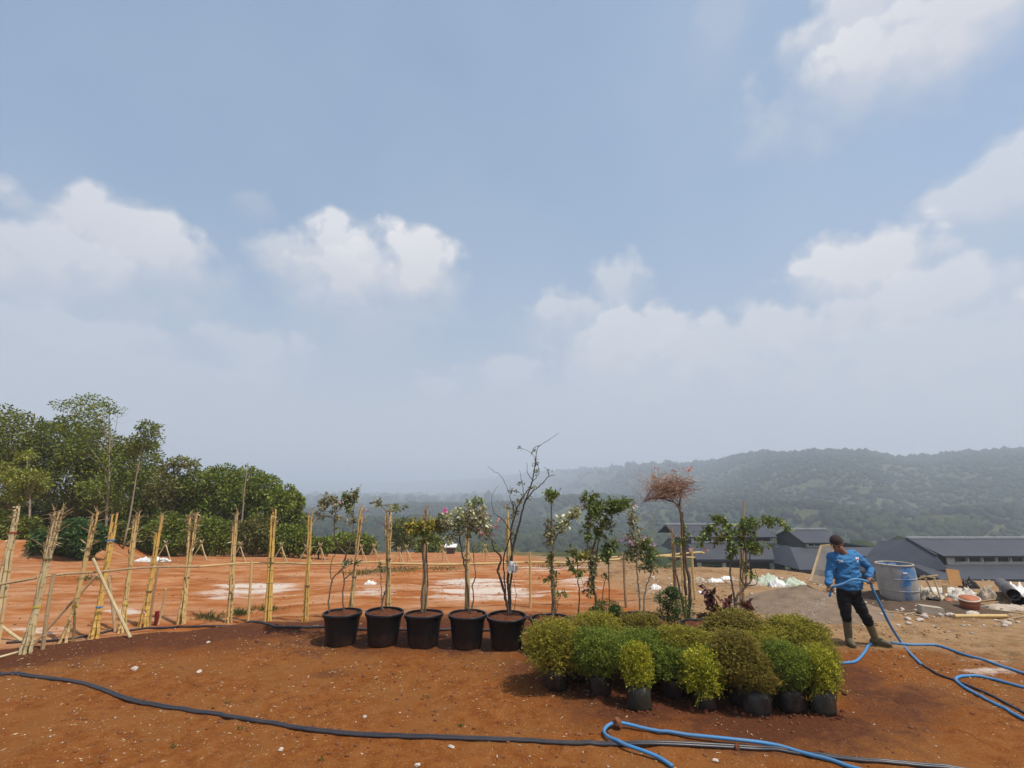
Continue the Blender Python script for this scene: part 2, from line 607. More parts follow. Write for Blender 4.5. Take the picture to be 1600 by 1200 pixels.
M['leaf_grey'] = mat_leaf('leaf_greyish', [(0.090, 0.097, 0.049), (0.179, 0.186, 0.091), (0.305, 0.292, 0.149), (0.430, 0.371, 0.199)])
M['leaf_yellow'] = mat_leaf('leaf_yellowish', [(0.094, 0.115, 0.023), (0.218, 0.215, 0.036), (0.374, 0.307, 0.050), (0.530, 0.415, 0.072)])
M['leaf_maroon'] = mat_leaf('leaf_maroon', [(0.04, 0.008, 0.012), (0.10, 0.02, 0.025), (0.17, 0.04, 0.045), (0.26, 0.11, 0.10)])
M['leaf_juniper'] = mat_leaf('leaf_dark_shrub', [(0.012, 0.032, 0.008), (0.026, 0.071, 0.016), (0.054, 0.123, 0.028), (0.096, 0.180, 0.040)])
M['bush_olive'] = mat_leaf('bush_olive', [(0.087, 0.078, 0.009), (0.222, 0.196, 0.019), (0.378, 0.320, 0.031), (0.580, 0.454, 0.060)], 0.6, 0.3)
M['bush_brown'] = mat_leaf('bush_brown', [(0.083, 0.055, 0.012), (0.186, 0.133, 0.022), (0.294, 0.225, 0.032), (0.429, 0.321, 0.064)], 0.6, 0.3)
M['bush_green'] = mat_leaf('bush_green', [(0.048, 0.076, 0.011), (0.124, 0.178, 0.021), (0.224, 0.272, 0.029), (0.370, 0.377, 0.049)], 0.6, 0.3)
M['bush_lime'] = mat_leaf('bush_lime', [(0.105, 0.128, 0.010), (0.285, 0.300, 0.018), (0.465, 0.435, 0.028), (0.690, 0.600, 0.055)], 0.55, 0.3)
M['flower_pink'] = mat_leaf('flower_pink', [(0.55, 0.22, 0.24), (0.70, 0.34, 0.36), (0.80, 0.50, 0.52)], 0.6, 0.3)
M['flower_magenta'] = mat_leaf('flower_magenta', [(0.55, 0.03, 0.22), (0.72, 0.06, 0.34), (0.80, 0.14, 0.45)], 0.6, 0.3)
M['flower_mauve'] = mat_leaf('flower_mauve', [(0.45, 0.22, 0.35), (0.62, 0.38, 0.52), (0.75, 0.58, 0.66)], 0.6, 0.3)
M['flower_salmon'] = mat_leaf('flower_salmon', [(0.62, 0.18, 0.15), (0.75, 0.33, 0.27), (0.80, 0.52, 0.45)], 0.6, 0.3)
M['dry_leaf'] = mat_leaf('dry_leaf', [(0.22, 0.15, 0.07), (0.38, 0.29, 0.14), (0.55, 0.46, 0.28), (0.62, 0.55, 0.38)], 0.7, 0.2)
M['straw'] = mat_leaf('straw', [(0.30, 0.19, 0.09), (0.42, 0.30, 0.16), (0.55, 0.43, 0.27), (0.62, 0.54, 0.40)], 0.8, 0.1)
M['grass'] = mat_leaf('grass_blades', [(0.032, 0.048, 0.010), (0.064, 0.088, 0.018), (0.112, 0.128, 0.028), (0.176, 0.160, 0.056)], 0.7, 0.25)


def mat_bamboo(name, c1, c2, c3):
    m, n = new_mat(name)
    co = n.pos()
    s = n.noise(n.vm('MULTIPLY', co, (26, 26, 3.0)), 1.0, 4.0, 0.6)
    b = n.noise(n.vm('MULTIPLY', co, (5, 5, 1.6)), 1.0, 3.0, 0.6)
    oi = n.new('ShaderNodeObjectInfo').outputs['Random']
    c = n.mix(n.rng(s, 0.35, 0.7), c1, c2)
    c = n.mix(n.m('MULTIPLY', n.rng(b, 0.42, 0.72), 0.75), c, c3)
    c = n.mix(n.m('MULTIPLY', oi, 0.35), c, c3)
    nm = n.bump(s, 0.3, 0.004)
    n.out(n.bsdf(c, 0.48, 0.0, nm, 0.4))
    return m


M['bamboo'] = mat_bamboo('bamboo_straw', (0.68, 0.48, 0.19), (0.56, 0.38, 0.14), (0.44, 0.31, 0.15))
M['bamboo_yellow'] = mat_bamboo('bamboo_yellow', (0.68, 0.43, 0.09), (0.58, 0.34, 0.06), (0.50, 0.34, 0.13))
M['bamboo_pale'] = mat_bamboo('bamboo_pale', (0.64, 0.52, 0.28), (0.52, 0.40, 0.20), (0.36, 0.28, 0.16))
M['bamboo_old'] = mat_bamboo('bamboo_old', (0.46, 0.33, 0.17), (0.34, 0.22, 0.11), (0.22, 0.14, 0.08))
M['node'] = mat_plain('bamboo_node', (0.42, 0.29, 0.12), (0.30, 0.20, 0.08), 0.7, 20)
M['tie_blue'] = mat_plain('tie_blue', (0.05, 0.22, 0.55), None, 0.5)
M['tie_red'] = mat_plain('tie_red', (0.45, 0.04, 0.03), None, 0.5)
M['tie_yellow'] = mat_plain('tie_yellow', (0.62, 0.48, 0.05), None, 0.5)
M['tie_dark'] = mat_plain('tie_twine', (0.20, 0.14, 0.075), None, 0.8)
M['plastic_white'] = mat_plain('plastic_white', (0.80, 0.79, 0.76), (0.62, 0.60, 0.57), 0.35, 12, 0.5, 18, 0.5)
M['sack_white'] = mat_plain('sack_white', (0.66, 0.62, 0.55), (0.46, 0.40, 0.33), 0.7, 6, 0.6, 30)
M['sack_green'] = mat_plain('sack_green', (0.50, 0.56, 0.44), (0.36, 0.40, 0.30), 0.6, 6, 0.6, 30)
M['sack_tan'] = mat_plain('sack_tan', (0.50, 0.42, 0.32), (0.34, 0.26, 0.19), 0.8, 6, 0.6, 30)
M['pot_black'] = mat_plain('pot_black', (0.006, 0.007, 0.009), (0.012, 0.011, 0.011), 0.38, 9, 0.15, 30, 0.28)
M['pot_soil'] = mat_plain('pot_soil', (0.17, 0.060, 0.028), (0.085, 0.030, 0.016), 0.95, 14, 1.0, 45, 0.1, bdist=0.03)
m_, n_ = new_mat('pot_black_dusty')
co_ = n_.coord('Object'); z_ = n_.sep(co_)[2]
d_ = n_.noise(co_, 7.0, 6.0, .65)
f_ = n_.m('MULTIPLY', n_.rng(n_.m('ADD', d_, n_.m('MULTIPLY', z_, -1.1)), .30, .62), .36)
f_ = n_.m('MAXIMUM', f_, n_.m('MULTIPLY', n_.rng(n_.noise(n_.vm('MULTIPLY', co_, (9, 9, 2)), 1.0, 4.0, .6), .55, .75), .06))
n_.out(n_.bsdf(n_.mix(f_, (0.006, 0.007, 0.009), (0.13, 0.060, 0.030)), n_.m('MULTIPLY_ADD', f_, .5, .36), 0, n_.bump(d_, .12, .01), .28))
M['pot_black'] = m_
M['hose_black'] = mat_plain('pipe_black', (0.020, 0.022, 0.032), (0.045, 0.036, 0.036), 0.40, 6, 0.1, 50, 0.5)
M['bag_black'] = mat_plain('polybag_black', (0.010, 0.010, 0.010), (0.045, 0.030, 0.022), 0.36, 9, 0.9, 20, 0.3)
M['bag_green'] = mat_plain('polybag_green', (0.026, 0.036, 0.028), (0.040, 0.028, 0.020), 0.32, 9, 0.9, 20, 0.35)
M['bag_grey'] = mat_plain('polybag_grey', (0.060, 0.052, 0.044), (0.022, 0.018, 0.016), 0.34, 9, 0.9, 20, 0.35)
M['hose_blue'] = mat_plain('hose_blue', (0.034, 0.23, 0.50), (0.085, 0.19, 0.33), 0.55, 3.5, 0.1, 50, 0.45)
M['stone_white'] = mat_plain('stone_white', (0.60, 0.52, 0.45), (0.42, 0.33, 0.26), 0.9, 18, 0.6, 50)
M['clod'] = mat_plain('soil_clod', (0.22, 0.085, 0.035), (0.13, 0.048, 0.022), 0.95, 20, 1.0, 60)
M['block'] = mat_plain('concrete_block', (0.46, 0.41, 0.33), (0.33, 0.28, 0.22), 0.92, 12, 0.7, 70)
M['terracotta'] = mat_plain('bucket_orange', (0.46, 0.15, 0.06), (0.34, 0.12, 0.06), 0.6, 7, 0.2, 30)
M['cement'] = mat_plain('cement_grime', (0.42, 0.38, 0.32), (0.30, 0.26, 0.21), 0.9, 9, 0.6, 60)
M['plywood'] = mat_plain('plywood', (0.50, 0.27, 0.10), (0.38, 0.19, 0.07), 0.75, 5, 0.2, 40, stretch=(1, 1, 9))
M['timber'] = mat_plain('timber', (0.50, 0.38, 0.22), (0.36, 0.25, 0.13), 0.8, 7, 0.3, 40)
M['pipe_grey'] = mat_plain('pipe_grey', (0.11, 0.095, 0.095), (0.07, 0.06, 0.06), 0.5, 6)
M['wire'] = mat_plain('wire_mesh', (0.36, 0.33, 0.29), (0.25, 0.22, 0.19), 0.6, 6, metal=0.3)
M['wall_pale'] = mat_plain('wall_pale', (0.62, 0.60, 0.54), (0.52, 0.49, 0.43), 0.9, 3, 0.2, 30)
M['wall_grey_shade'] = mat_plain('wall_grey_shade', (0.12, 0.108, 0.095), (0.085, 0.075, 0.066), 0.9, 3, 0.2, 30)  # grey darkened so the halls' open sides carry their shade in the colour
M['window_dark'] = mat_plain('opening_glass', (0.022, 0.020, 0.020), (0.035, 0.032, 0.030), 0.25, 3, spec=0.5)
M['ridge_cap'] = mat_plain('ridge_cap', (0.40, 0.41, 0.43), None, 0.6, 3)
M['fascia'] = mat_plain('fascia', (0.030, 0.032, 0.040), None, 0.6, 3)
M['red_paint'] = mat_plain('red_paint', (0.20, 0.012, 0.010), None, 0.6, 6)
M['shirt'] = None


def mat_roof():
    m, n = new_mat('roof_tiles')
    co = n.coord('Object')
    x, y, z = n.sep(co)[0:3]
    w = n.new('ShaderNodeTexWave', wave_type='BANDS', bands_direction='X')
    n.put(w.inputs['Vector'], co); w.inputs['Scale'].default_value = 1.15; w.inputs['Distortion'].default_value = 0.0
    w2 = n.new('ShaderNodeTexWave', wave_type='BANDS', bands_direction='Y', wave_profile='SAW')
    n.put(w2.inputs['Vector'], co); w2.inputs['Scale'].default_value = 0.85
    blot = n.noise(co, 0.55, 4.0, 0.55)
    c = n.mix(n.rng(blot, 0.35, 0.65), (0.046, 0.048, 0.060), (0.060, 0.062, 0.074))
    c = n.mix(n.m('MULTIPLY', w2.outputs['Fac'], 0.15), c, (0.032, 0.034, 0.044))
    nm = n.bump(n.m('ADD', w.outputs['Fac'], w2.outputs['Fac']), 0.18, 0.03)
    n.out(n.bsdf(c, 0.52, 0.0, nm, 0.30))
    return m


M['roof'] = mat_roof()


def mat_soil():
    m, n = new_mat('red_soil_ground')
    p = n.pos()
    wet, lime, tan_, veg, bright = [n.attr(k) for k in ('wet', 'lime', 'tan', 'veg', 'bright')]
    n1 = n.noise(p, 0.9, 6.0, 0.6)
    n2 = n.noise(p, 5.5, 6.0, 0.65, 0.3)
    n3 = n.noise(p, 38.0, 4.0, 0.65)
    n4 = n.noise(p, 140.0, 2.0, 0.6)
    streak = n.noise(n.vm('MULTIPLY', p, (0.55, 2.6, 1.0)), 1.0, 5.0, 0.6, 0.4)
    dry = n.ramp(n2, [(0.36, (0.155, 0.044, 0.009)), (0.5, (0.215, 0.068, 0.014)), (0.64, (0.265, 0.098, 0.026))])
    dry = n.mix(n.m('MULTIPLY', n.rng(n1, 0.47, 0.58), 0.8), dry, (0.235, 0.094, 0.027))
    dry = n.mix(n.m('MULTIPLY', n.rng(n3, 0.45, 0.62), 0.55), dry, (0.265, 0.108, 0.032))
    orange = n.ramp(streak, [(0.36, (0.31, 0.098, 0.026)), (0.5, (0.40, 0.150, 0.048)), (0.66, (0.50, 0.24, 0.11))])
    orange = n.mix(n.m('MULTIPLY', n.rng(n2, 0.4, 0.7), 0.35), orange, (0.29, 0.092, 0.028))
    orange = n.mix(n.m('MULTIPLY', n.rng(n.m('ADD', n.m('MULTIPLY', n1, .5), n.m('MULTIPLY', streak, .5)), .46, .60), .6), orange, (0.50, 0.29, 0.165))
    c = n.mix(n.m('MULTIPLY', bright, 1.0, clamp=True), dry, orange)
    tanc = n.ramp(n.m('ADD', n.m('MULTIPLY', n2, .45), n.m('MULTIPLY', n1, .55)), [(0.38, (0.19, 0.110, 0.050)), (0.5, (0.33, 0.200, 0.100)), (0.62, (0.41, 0.265, 0.150))])
    tanc = n.mix(n.m('MULTIPLY', n.rng(n3, .5, .65), .35), tanc, (0.19, 0.115, 0.060))
    tf = n.rng(n.m('ADD', tan_, n.m('MULTIPLY', n.m('SUBTRACT', streak, 0.5), 0.7)), 0.3, 0.7)
    c = n.mix(tf, c, tanc)
    lf = n.rng(n.m('ADD', n.m('MULTIPLY_ADD', n.m('LESS_THAN', lime, 0.02), -4.0, lime), n.m('ADD', n.m('MULTIPLY', n.m('SUBTRACT', streak, 0.5), 3.2), n.m('MULTIPLY', n.m('SUBTRACT', n2, 0.5), 1.6))), 0.34, 1.0)
    c = n.mix(n.m('MULTIPLY', lf, 0.85), c, (0.66, 0.58, 0.50))
    wf = n.rng(n.m('ADD', wet, n.m('ADD', n.m('MULTIPLY', n.m('SUBTRACT', n1, 0.5), 1.5), n.m('MULTIPLY', n.m('SUBTRACT', n2, 0.5), 1.5))), 0.20, 0.80)
    wetc = n.ramp(n3, [(0.3, (0.060, 0.020, 0.011)), (0.7, (0.115, 0.040, 0.020))])
    c = n.mix(n.m('MULTIPLY', wf, 0.9), c, wetc)
    # gritty light and dark crumbs
    cr = n.voro(p, 55.0, 'F1', 'Color')
    crv = n.sep(cr)[0]
    cd = n.voro(p, 55.0)
    spot = n.m('MULTIPLY', n.m('GREATER_THAN', crv, 0.90), n.m('LESS_THAN', cd, 0.30))
    near = n.m('SUBTRACT', 1.0, veg, clamp=True)
    c = n.mix(n.m('MULTIPLY', n.m('MULTIPLY', spot, near), n.m('MULTIPLY_ADD', wf, -0.35, 0.55)), c, (0.46, 0.34, 0.23))
    c = n.mix(n.m('MULTIPLY', n.rng(n4, 0.52, 0.75), 0.35), c, (0.10, 0.038, 0.018))
    # vegetated country further off
    f1 = n.noise(p, 0.012, 5.0, 0.6, 0.4)
    f2 = n.noise(p, 0.05, 5.0, 0.6)
    vc = n.ramp(f2, [(0.3, (0.030, 0.042, 0.014)), (0.5, (0.055, 0.068, 0.024)), (0.7, (0.095, 0.095, 0.038))])
    vc = n.mix(n.m('MULTIPLY', n.rng(f1, 0.46, 0.66), .6), vc, (0.085, 0.084, 0.038))
    vc = n.mix(n.m('MULTIPLY', n.rng(n.noise(p, 0.02, 4.0, 0.6), 0.64, 0.70), .6), vc, (0.20, 0.15, 0.09))
    vf = n.rng(n.m('ADD', veg, n.m('MULTIPLY', n.m('SUBTRACT', n.noise(p, 0.6, 4.0), 0.5), 0.6)), 0.35, 0.65)
    c = n.mix(vf, c, vc)
    hgt = n.m('ADD', n.m('MULTIPLY', n2, 1.0), n.m('ADD', n.m('MULTIPLY', n3, 0.5), n.m('MULTIPLY', n4, 0.22)))
    nm = n.bump(hgt, 0.75, 0.05)
    rough = n.m('MULTIPLY_ADD', wf, -0.22, 0.95)
    n.out(n.bsdf(c, rough, 0.0, nm, 0.06))
    return m


M['soil'] = mat_soil()


# ------------------------------------------------------------------ ground
def geo(start, step, ratio, end):
    out, v = [], start
    while v < end:
        step *= ratio
        v += step
        out.append(v)
    return out


gx = list(np.arange(-10.0, 10.0001, 0.065))
rt = geo(10.0, 0.065, 1.07, 7000)
gx = [-v for v in rt[::-1]] + gx + rt
gy = [-40, -20, -10, -5, -1, 1.5] + list(np.arange(2.6, 11.0, 0.05)) + list(np.arange(11.0, 22.0, 0.11))
gy += geo(gy[-1], 0.11, 1.045, 7000)
GX, GY = np.meshgrid(np.array(gx), np.array(gy))
GZ = height(GX, GY)
nxg, nyg = len(gx), len(gy)
Vg = np.stack([GX.ravel(), GY.ravel(), GZ.ravel()], 1)
idx = np.arange(nxg * nyg).reshape(nyg, nxg)
Fg = np.stack([idx[:-1, :-1].ravel(), idx[:-1, 1:].ravel(), idx[1:, 1:].ravel(), idx[1:, :-1].ravel()], 1)


def ell_mask(list_px, soft=1.0):
    m = np.zeros(len(Vg))
    x, y = Vg[:, 0], Vg[:, 1]
    for (px, py, rx, ry, a) in list_px:
        c = on_level(px, py); e = on_level(px + rx, py); t = on_level(px, py - ry); b = on_level(px, py + ry)
        ax = max(abs(e.x - c.x), .05); ay = max((t.y - b.y) / 2, .05)
        cy_ = (t.y + b.y) / 2
        d = np.sqrt(((x - c.x - (y - cy_) * c.x / c.y) / ax) ** 2 + ((y - cy_) / ay) ** 2)
        m = np.maximum(m, a * np.clip(1.45 - d, 0, 1))
    return m


X_, Y_ = Vg[:, 0], Vg[:, 1]
lime = ell_mask([(395, 914, 62, 9, 1.0), (345, 922, 30, 5, .9), (205, 946, 40, 4, .85), (590, 924, 42, 5, 1.0), (735, 911, 80, 8, .85), (770, 927, 95, 10, .95),
                 (690, 932, 40, 5, .6), (905, 908, 34, 7, .8), (860, 888, 60, 2.5, .9), (930, 921, 28, 4, .7), (1010, 925, 40, 4, .4),
                 (60, 975, 40, 4, .35), (270, 952, 30, 3, .5), (1560, 1050, 60, 6, .55), (1540, 1035, 40, 4, .35)])
bl = np.interp(X_, [-9.0, -7.2, -6.0, -4.5, -3.0, 0.5, 2, 3.2, 4.5], [7.1, 7.6, 8.2, 8.85, 9.2, 9.5, 9.6, 9.4, 8.0])
wet = np.exp(-((Y_ - bl + 0.30 + 0.7 * (fbm(X_ * .9, Y_ * .5, 3, 15) - .5)) / (0.40 + 0.35 * fbm(X_ * .6 + 9, Y_ * 0, 2, 16))) ** 2) * (1 - sstep(0.5, 2.2, X_)) * 1.0
wet = np.maximum(wet, ell_mask([(1080, 1085, 210, 52, 1.0), (1200, 1130, 200, 36, .9), (1000, 1120, 120, 28, .75), (900, 1050, 110, 50, .8), (1400, 1110, 120, 45, .62), (1330, 1060, 70, 35, .75),
                                (660, 1002, 200, 20, .85), (300, 1005, 140, 16, .6), (1250, 1165, 160, 22, .5), (480, 1020, 30, 8, .5), (520, 1052, 40, 8, .45)]))
tan_ = sstep(1.2, 4.6, X_ + 0.12 * (Y_ - 9)) * sstep(7.0, 8.9, Y_) * 0.95
tan_ = np.maximum(tan_, sstep(4.8, 7.5, X_) * sstep(5.8, 7.8, Y_) * 0.7)
bright = sstep(8.6, 10.4, Y_ - 0.9 * (bl - 8.9))
azg = X_ / np.maximum(Y_, 6)
veg = sstep(24, 40, Y_ * (1 + 0.0 * azg)) * (0.25 + 0.75 * np.clip(1 - np.exp(-((azg + 0.12) / 0.22) ** 2), 0, 1))
veg = np.maximum(veg, sstep(58, 80, Y_))
veg = np.maximum(veg, ell_mask([(600, 892, 70, 5, .62), (560, 897, 30, 3, .5), (330, 966, 30, 5, .42), (415, 955, 30, 3, .4), (250, 876, 40, 4, .5)]) * 0.8)
veg = np.where((Y_ > 17) & (azg > 0.28), np.maximum(veg, 0.55), veg)
veg = np.where(Y_ < 4, 0, veg)
ground = mesh_np('ground', Vg, Fg, M['soil'], None, True, dict(wet=wet, lime=lime, tan=tan_, veg=veg, bright=bright), 'POINT')
ground["kind"] = "structure"
gx_a, gy_a = np.array(gx), np.array(gy)


def hz(x, y):                                    # fast: read the height off the finished ground sheet
    i = min(max(int(np.searchsorted(gx_a, x)) - 1, 0), nxg - 2)
    j = min(max(int(np.searchsorted(gy_a, y)) - 1, 0), nyg - 2)
    u = (x - gx_a[i]) / (gx_a[i + 1] - gx_a[i]); v = (y - gy_a[j]) / (gy_a[j + 1] - gy_a[j])
    return float((GZ[j, i] * (1 - u) + GZ[j, i + 1] * u) * (1 - v) + (GZ[j + 1, i] * (1 - u) + GZ[j + 1, i + 1] * u) * v)

# ------------------------------------------------------------------ far woods on the hills (one mass)
def ico(sub):
    bm = bmesh.new(); bmesh.ops.create_icosphere(bm, subdivisions=max(sub, 1), radius=1.0)
    if sub == 0:
        phi = (1 + 5 ** .5) / 2
        v = [(-1, phi, 0), (1, phi, 0), (-1, -phi, 0), (1, -phi, 0), (0, -1, phi), (0, 1, phi), (0, -1, -phi), (0, 1, -phi), (phi, 0, -1), (phi, 0, 1), (-phi, 0, -1), (-phi, 0, 1)]
        f = [(0, 11, 5), (0, 5, 1), (0, 1, 7), (0, 7, 10), (0, 10, 11), (1, 5, 9), (5, 11, 4), (11, 10, 2), (10, 7, 6), (7, 1, 8), (3, 9, 4), (3, 4, 2), (3, 2, 6), (3, 6, 8), (3, 8, 9), (4, 9, 5), (2, 4, 11), (6, 2, 10), (8, 6, 7), (9, 8, 1)]
        bv, bf = np.array(v) / (1 + phi * phi) ** .5, np.array(f)
    else:
        bv = np.array([v.co[:] for v in bm.verts]); bf = np.array([[v.index for v in f.verts] for f in bm.faces])
    bm.free()
    return bv, bf


def crowns(n, ymin, ymax, azmin, azmax, smin, smax, seed, dens, power=1.0, sub=1):
    rng = np.random.default_rng(seed)
    u = rng.random(n * 3)
    y = (ymin ** (power + 1) + u * (ymax ** (power + 1) - ymin ** (power + 1))) ** (1 / (power + 1))
    az = rng.uniform(azmin, azmax, n * 3)
    x = az * y
    k = fbm(x / 60.0, y / 60.0, 4, 77)
    keep = (k + rng.normal(0, .05, n * 3)) > dens
    x, y = x[keep][:n], y[keep][:n]
    z = height(x, y)
    s = rng.uniform(smin, smax, len(x)) * (0.7 + 0.6 * fbm(x / 35.0, y / 35.0, 2, 5))
    bv, bf = ico(sub)
    nv = len(bv)
    jit = 1 + rng.uniform(-.32, .32, (len(x), nv, 1))
    V = bv[None] * jit * np.stack([s, s, s * rng.uniform(.6, 1.15, len(x))], 1)[:, None, :] * 0.5
    V = V + np.stack([x, y, z + s * 0.38], 1)[:, None, :]
    Fc = (np.arange(len(x)) * nv)[:, None, None] + bf[None]
    val = np.repeat(np.clip(fbm(x / 45.0, y / 45.0, 4, 91) * 1.5 - .45 + rng.normal(0, .13, len(x)), 0, 1), len(bf))
    return V.reshape(-1, 3), Fc.reshape(-1, 3), val


M['far_wood'] = mat_plain('far_wood', (0.030, 0.042, 0.015), (0.05, 0.06, 0.024), 0.9, 0.05)
m_, n_ = new_mat('far_wood_crowns')
c_ = n_.ramp(n_.m('ADD', n_.m('MULTIPLY', n_.attr('rnd'), 0.65), n_.m('MULTIPLY', n_.noise(n_.pos(), 0.35, 4.0), 0.4)),
             [(0.1, (0.018, 0.030, 0.010)), (0.45, (0.032, 0.046, 0.016)), (0.75, (0.050, 0.064, 0.024)), (1.0, (0.085, 0.085, 0.036))])
n_.out(n_.bsdf(c_, 0.85, 0, n_.bump(n_.noise(n_.pos(), 0.9, 4.0), 0.5, 0.8), 0.05))
M['far_crowns'] = m_
for nm, args in (('forest', (38000, 230, 1250, -1.2, 1.35, 2.5, 8.0, 3, .33, .9, 0)), ('forest', (1500, 95, 330, -0.6, 1.3, 3, 7, 4, .50, 1.0, 2)),
                 ('forest', (2600, 1100, 2700, -1.3, 1.0, 14, 26, 5, .42))):
    V, Fc, val = crowns(*args)
    o = mesh_np(nm, V, Fc, M['far_crowns'], None, True, {'rnd': val})
    o["kind"] = "stuff"
# an unbroken wood along the ridge line
rng = np.random.default_rng(8)
az = rng.uniform(-0.05, 1.35, 1500)
rr_ = np.interp(az, RIDGE_AZ, RIDGE_R) * rng.uniform(.955, 1.01, 1500)
V, Fc, val = crowns(10, 300, 310, 0, .1, 5, 6, 1, -1)
bm = bmesh.new(); bmesh.ops.create_icosphere(bm, subdivisions=1, radius=1.0)
bv = np.array([v.co[:] for v in bm.verts]); bf = np.array([[v.index for v in f.verts] for f in bm.faces]); bm.free()
xr, yr = az * rr_, rr_
s_ = rng.uniform(8, 17, 1500) * (.6 + .8 * fbm(az * 14, az * 0, 3, 6))
V = bv[None] * (1 + rng.uniform(-.3, .3, (1500, len(bv), 1))) * s_[:, None, None] * .5 + np.stack([xr, yr, height(xr, yr) + s_ * .35], 1)[:, None, :]
Fc = (np.arange(1500) * len(bv))[:, None, None] + bf[None]
o = mesh_np('forest', V.reshape(-1, 3), Fc.reshape(-1, 3), M['far_crowns'], None, True, {'rnd': np.repeat(rng.random(1500) * .5, len(bf))})
o["kind"] = "stuff"

# ------------------------------------------------------------------ haze
HAZE = 0.00082
hm, hn = new_mat('haze_air')
pv = hn.new('ShaderNodeVolumePrincipled')
pv.inputs['Color'].default_value = (0.80, 0.87, 1.0, 1)
pv.inputs['Density'].default_value = HAZE
pv.inputs['Anisotropy'].default_value = 0.1
hn.out(None, pv.outputs[0])
lo = float(Vg[:, 2].min()) - 1.0
hi = max(float(Vg[:, 2].max()), 110.0) + 22.0
haze = MB().box((0, 3400, (lo + hi) / 2), (14400, 7600, hi - lo)).build('haze', hm)
haze["kind"] = "stuff"
print('TERRAIN', len(Vg), lo, hi)


# ------------------------------------------------------------------ trees
def tree_parts(rng, base, top, trunk_r, lobes, leaf, nleaf, mat, bark, parent, bare=0.0, shell=0.55):
    """Tapered trunk with limbs to every lobe; lobes (centre, radii) filled with leaf-sized faces."""
    base, top = Vector(base), Vector(top)
    mb = MB()
    n = 9
    tr = []
    wob = Vector((0, 0, 0))
    for i in range(n):
        t = i / (n - 1)
        wob = wob + Vector((rng.normal(), rng.normal(), 0)) * 0.02 * (top - base).length / n * 2
        tr.append(base.lerp(top, t) + wob * (t * (1 - t) * 4))
    mb.tube(tr, [trunk_r * (1 - 0.8 * i / (n - 1)) + 0.006 for i in range(n)], 7)
    P, D = [], []
    tot = sum(r[0] * r[1] * r[2] for _, r in lobes)
    for c, r in lobes:
        c = Vector(c)
        k = int(np.clip((c.z - base.z) / max(top.z - base.z, .1) * 0.72, 0.15, 0.95) * (n - 1))
        a = tr[k]
        mid = a.lerp(c, 0.5) + Vector((rng.normal() * .1, rng.normal() * .1, rng.random() * .25)) * (c - a).length * .4
        rr = trunk_r * 0.45 * (1 - 0.5 * k / n)
        mb.tube(spline([a, mid, c], 4), [rr * (1 - .75 * q / 8) for q in range(9)], 5)
        for q in range(4):
            e = c + Vector((rng.normal() * r[0], rng.normal() * r[1], rng.normal() * r[2])) * .55
            mb.tube([mid.lerp(c, .6), mid.lerp(e, .6) + Vector((0, 0, .05)), e], [rr * .3, rr * .2, rr * .1], 4)
        m = int(nleaf * (r[0] * r[1] * r[2]) / tot)
        u = unit(rng.normal(size=(m, 3)))
        rad = shell + (1 - shell) * rng.random(m) ** 0.6
        lump = 0.78 + 0.5 * vnoise(u[:, 0] * 2.6 + c.x, u[:, 1] * 2.6 + u[:, 2] * 2.1 + c.y, 5)
        p = u * (rad * lump)[:, None] * np.array(r) + np.array(c)
        P.append(p)
        dd = u * .7 + rng.normal(size=(m, 3)) * .5 + np.array([0, 0, -.25])
        D.append(dd)
    mb.build('trunk', bark, parent, True)
    P = np.concatenate(P); D = np.concatenate(D)
    L = leaf * rng.uniform(.6, 1.35, len(P))
    build_leaves('crown', P, D, L, L * .52, mat, parent, rng)


def px_tree(name, label, cat, Y, base_px, lobes_px, leaf, nleaf, mat, bark, tr=0.09, seed=0, group=None, trunk_top=None, shell=.5, base_z=None):
    """lobes_px: (px, py, rx_px, ry_px). Lobes get their own depth around Y."""
    rng = np.random.default_rng(seed)
    b = at_depth(base_px[0], base_px[1], Y)
    b.z = hz(b.x, Y) - 0.05
    k = Y / F_PX / ray(CX, 780).y
    lobes = []
    for (px, py, rx, ry) in lobes_px:
        dy = rng.uniform(-1, 1) * rx * k * .6
        c = at_depth(px, py, Y + dy)
        lobes.append((c, (rx * k, rx * k * rng.uniform(.8, 1.1), ry * k)))
    if trunk_top is not None: t = at_depth(*trunk_top, Y)
    else:
        t = max((l[0] for l in lobes), key=lambda v: v.z).copy()
    o = empty(name, b, label, cat, group)
    tree_parts(rng, b, t, tr, lobes, leaf, nleaf, M[mat], M[bark], o, shell=shell)
    return o


G_T = "trees at the left edge of the lot"
px_tree('tree', 'large dark green tree cut off by the left edge of the photo', 'tree', 25, (15, 868),
        [(-30, 690, 60, 50), (30, 680, 45, 38), (-5, 745, 60, 45), (50, 735, 40, 40), (-60, 760, 60, 60), (5, 655, 28, 22)], .16, 14700, 'leaf_forest', 'bark', .16, 1, G_T)
px_tree('tree', 'dense dark tree behind the tall pale-stemmed tree', 'tree', 27, (115, 868),
        [(95, 690, 42, 34), (125, 665, 34, 24), (70, 720, 38, 36), (110, 745, 48, 40), (150, 705, 34, 34)], .16, 13650, 'leaf_forest', 'bark', .14, 2, G_T)
px_tree('tree', 'tall slender pale-stemmed tree with a thin light green top', 'tree', 23.5, (158, 884),
        [(142, 628, 30, 13), (108, 634, 26, 10), (165, 640, 20, 14), (128, 680, 24, 16), (160, 668, 15, 18), (185, 640, 12, 7), (120, 700, 30, 16), (170, 720, 20, 20), (150, 760, 26, 20), (185, 780, 20, 20)], .12, 3150, 'leaf_forest_b', 'bark_pale', .055, 3, G_T, (170, 640), .2)
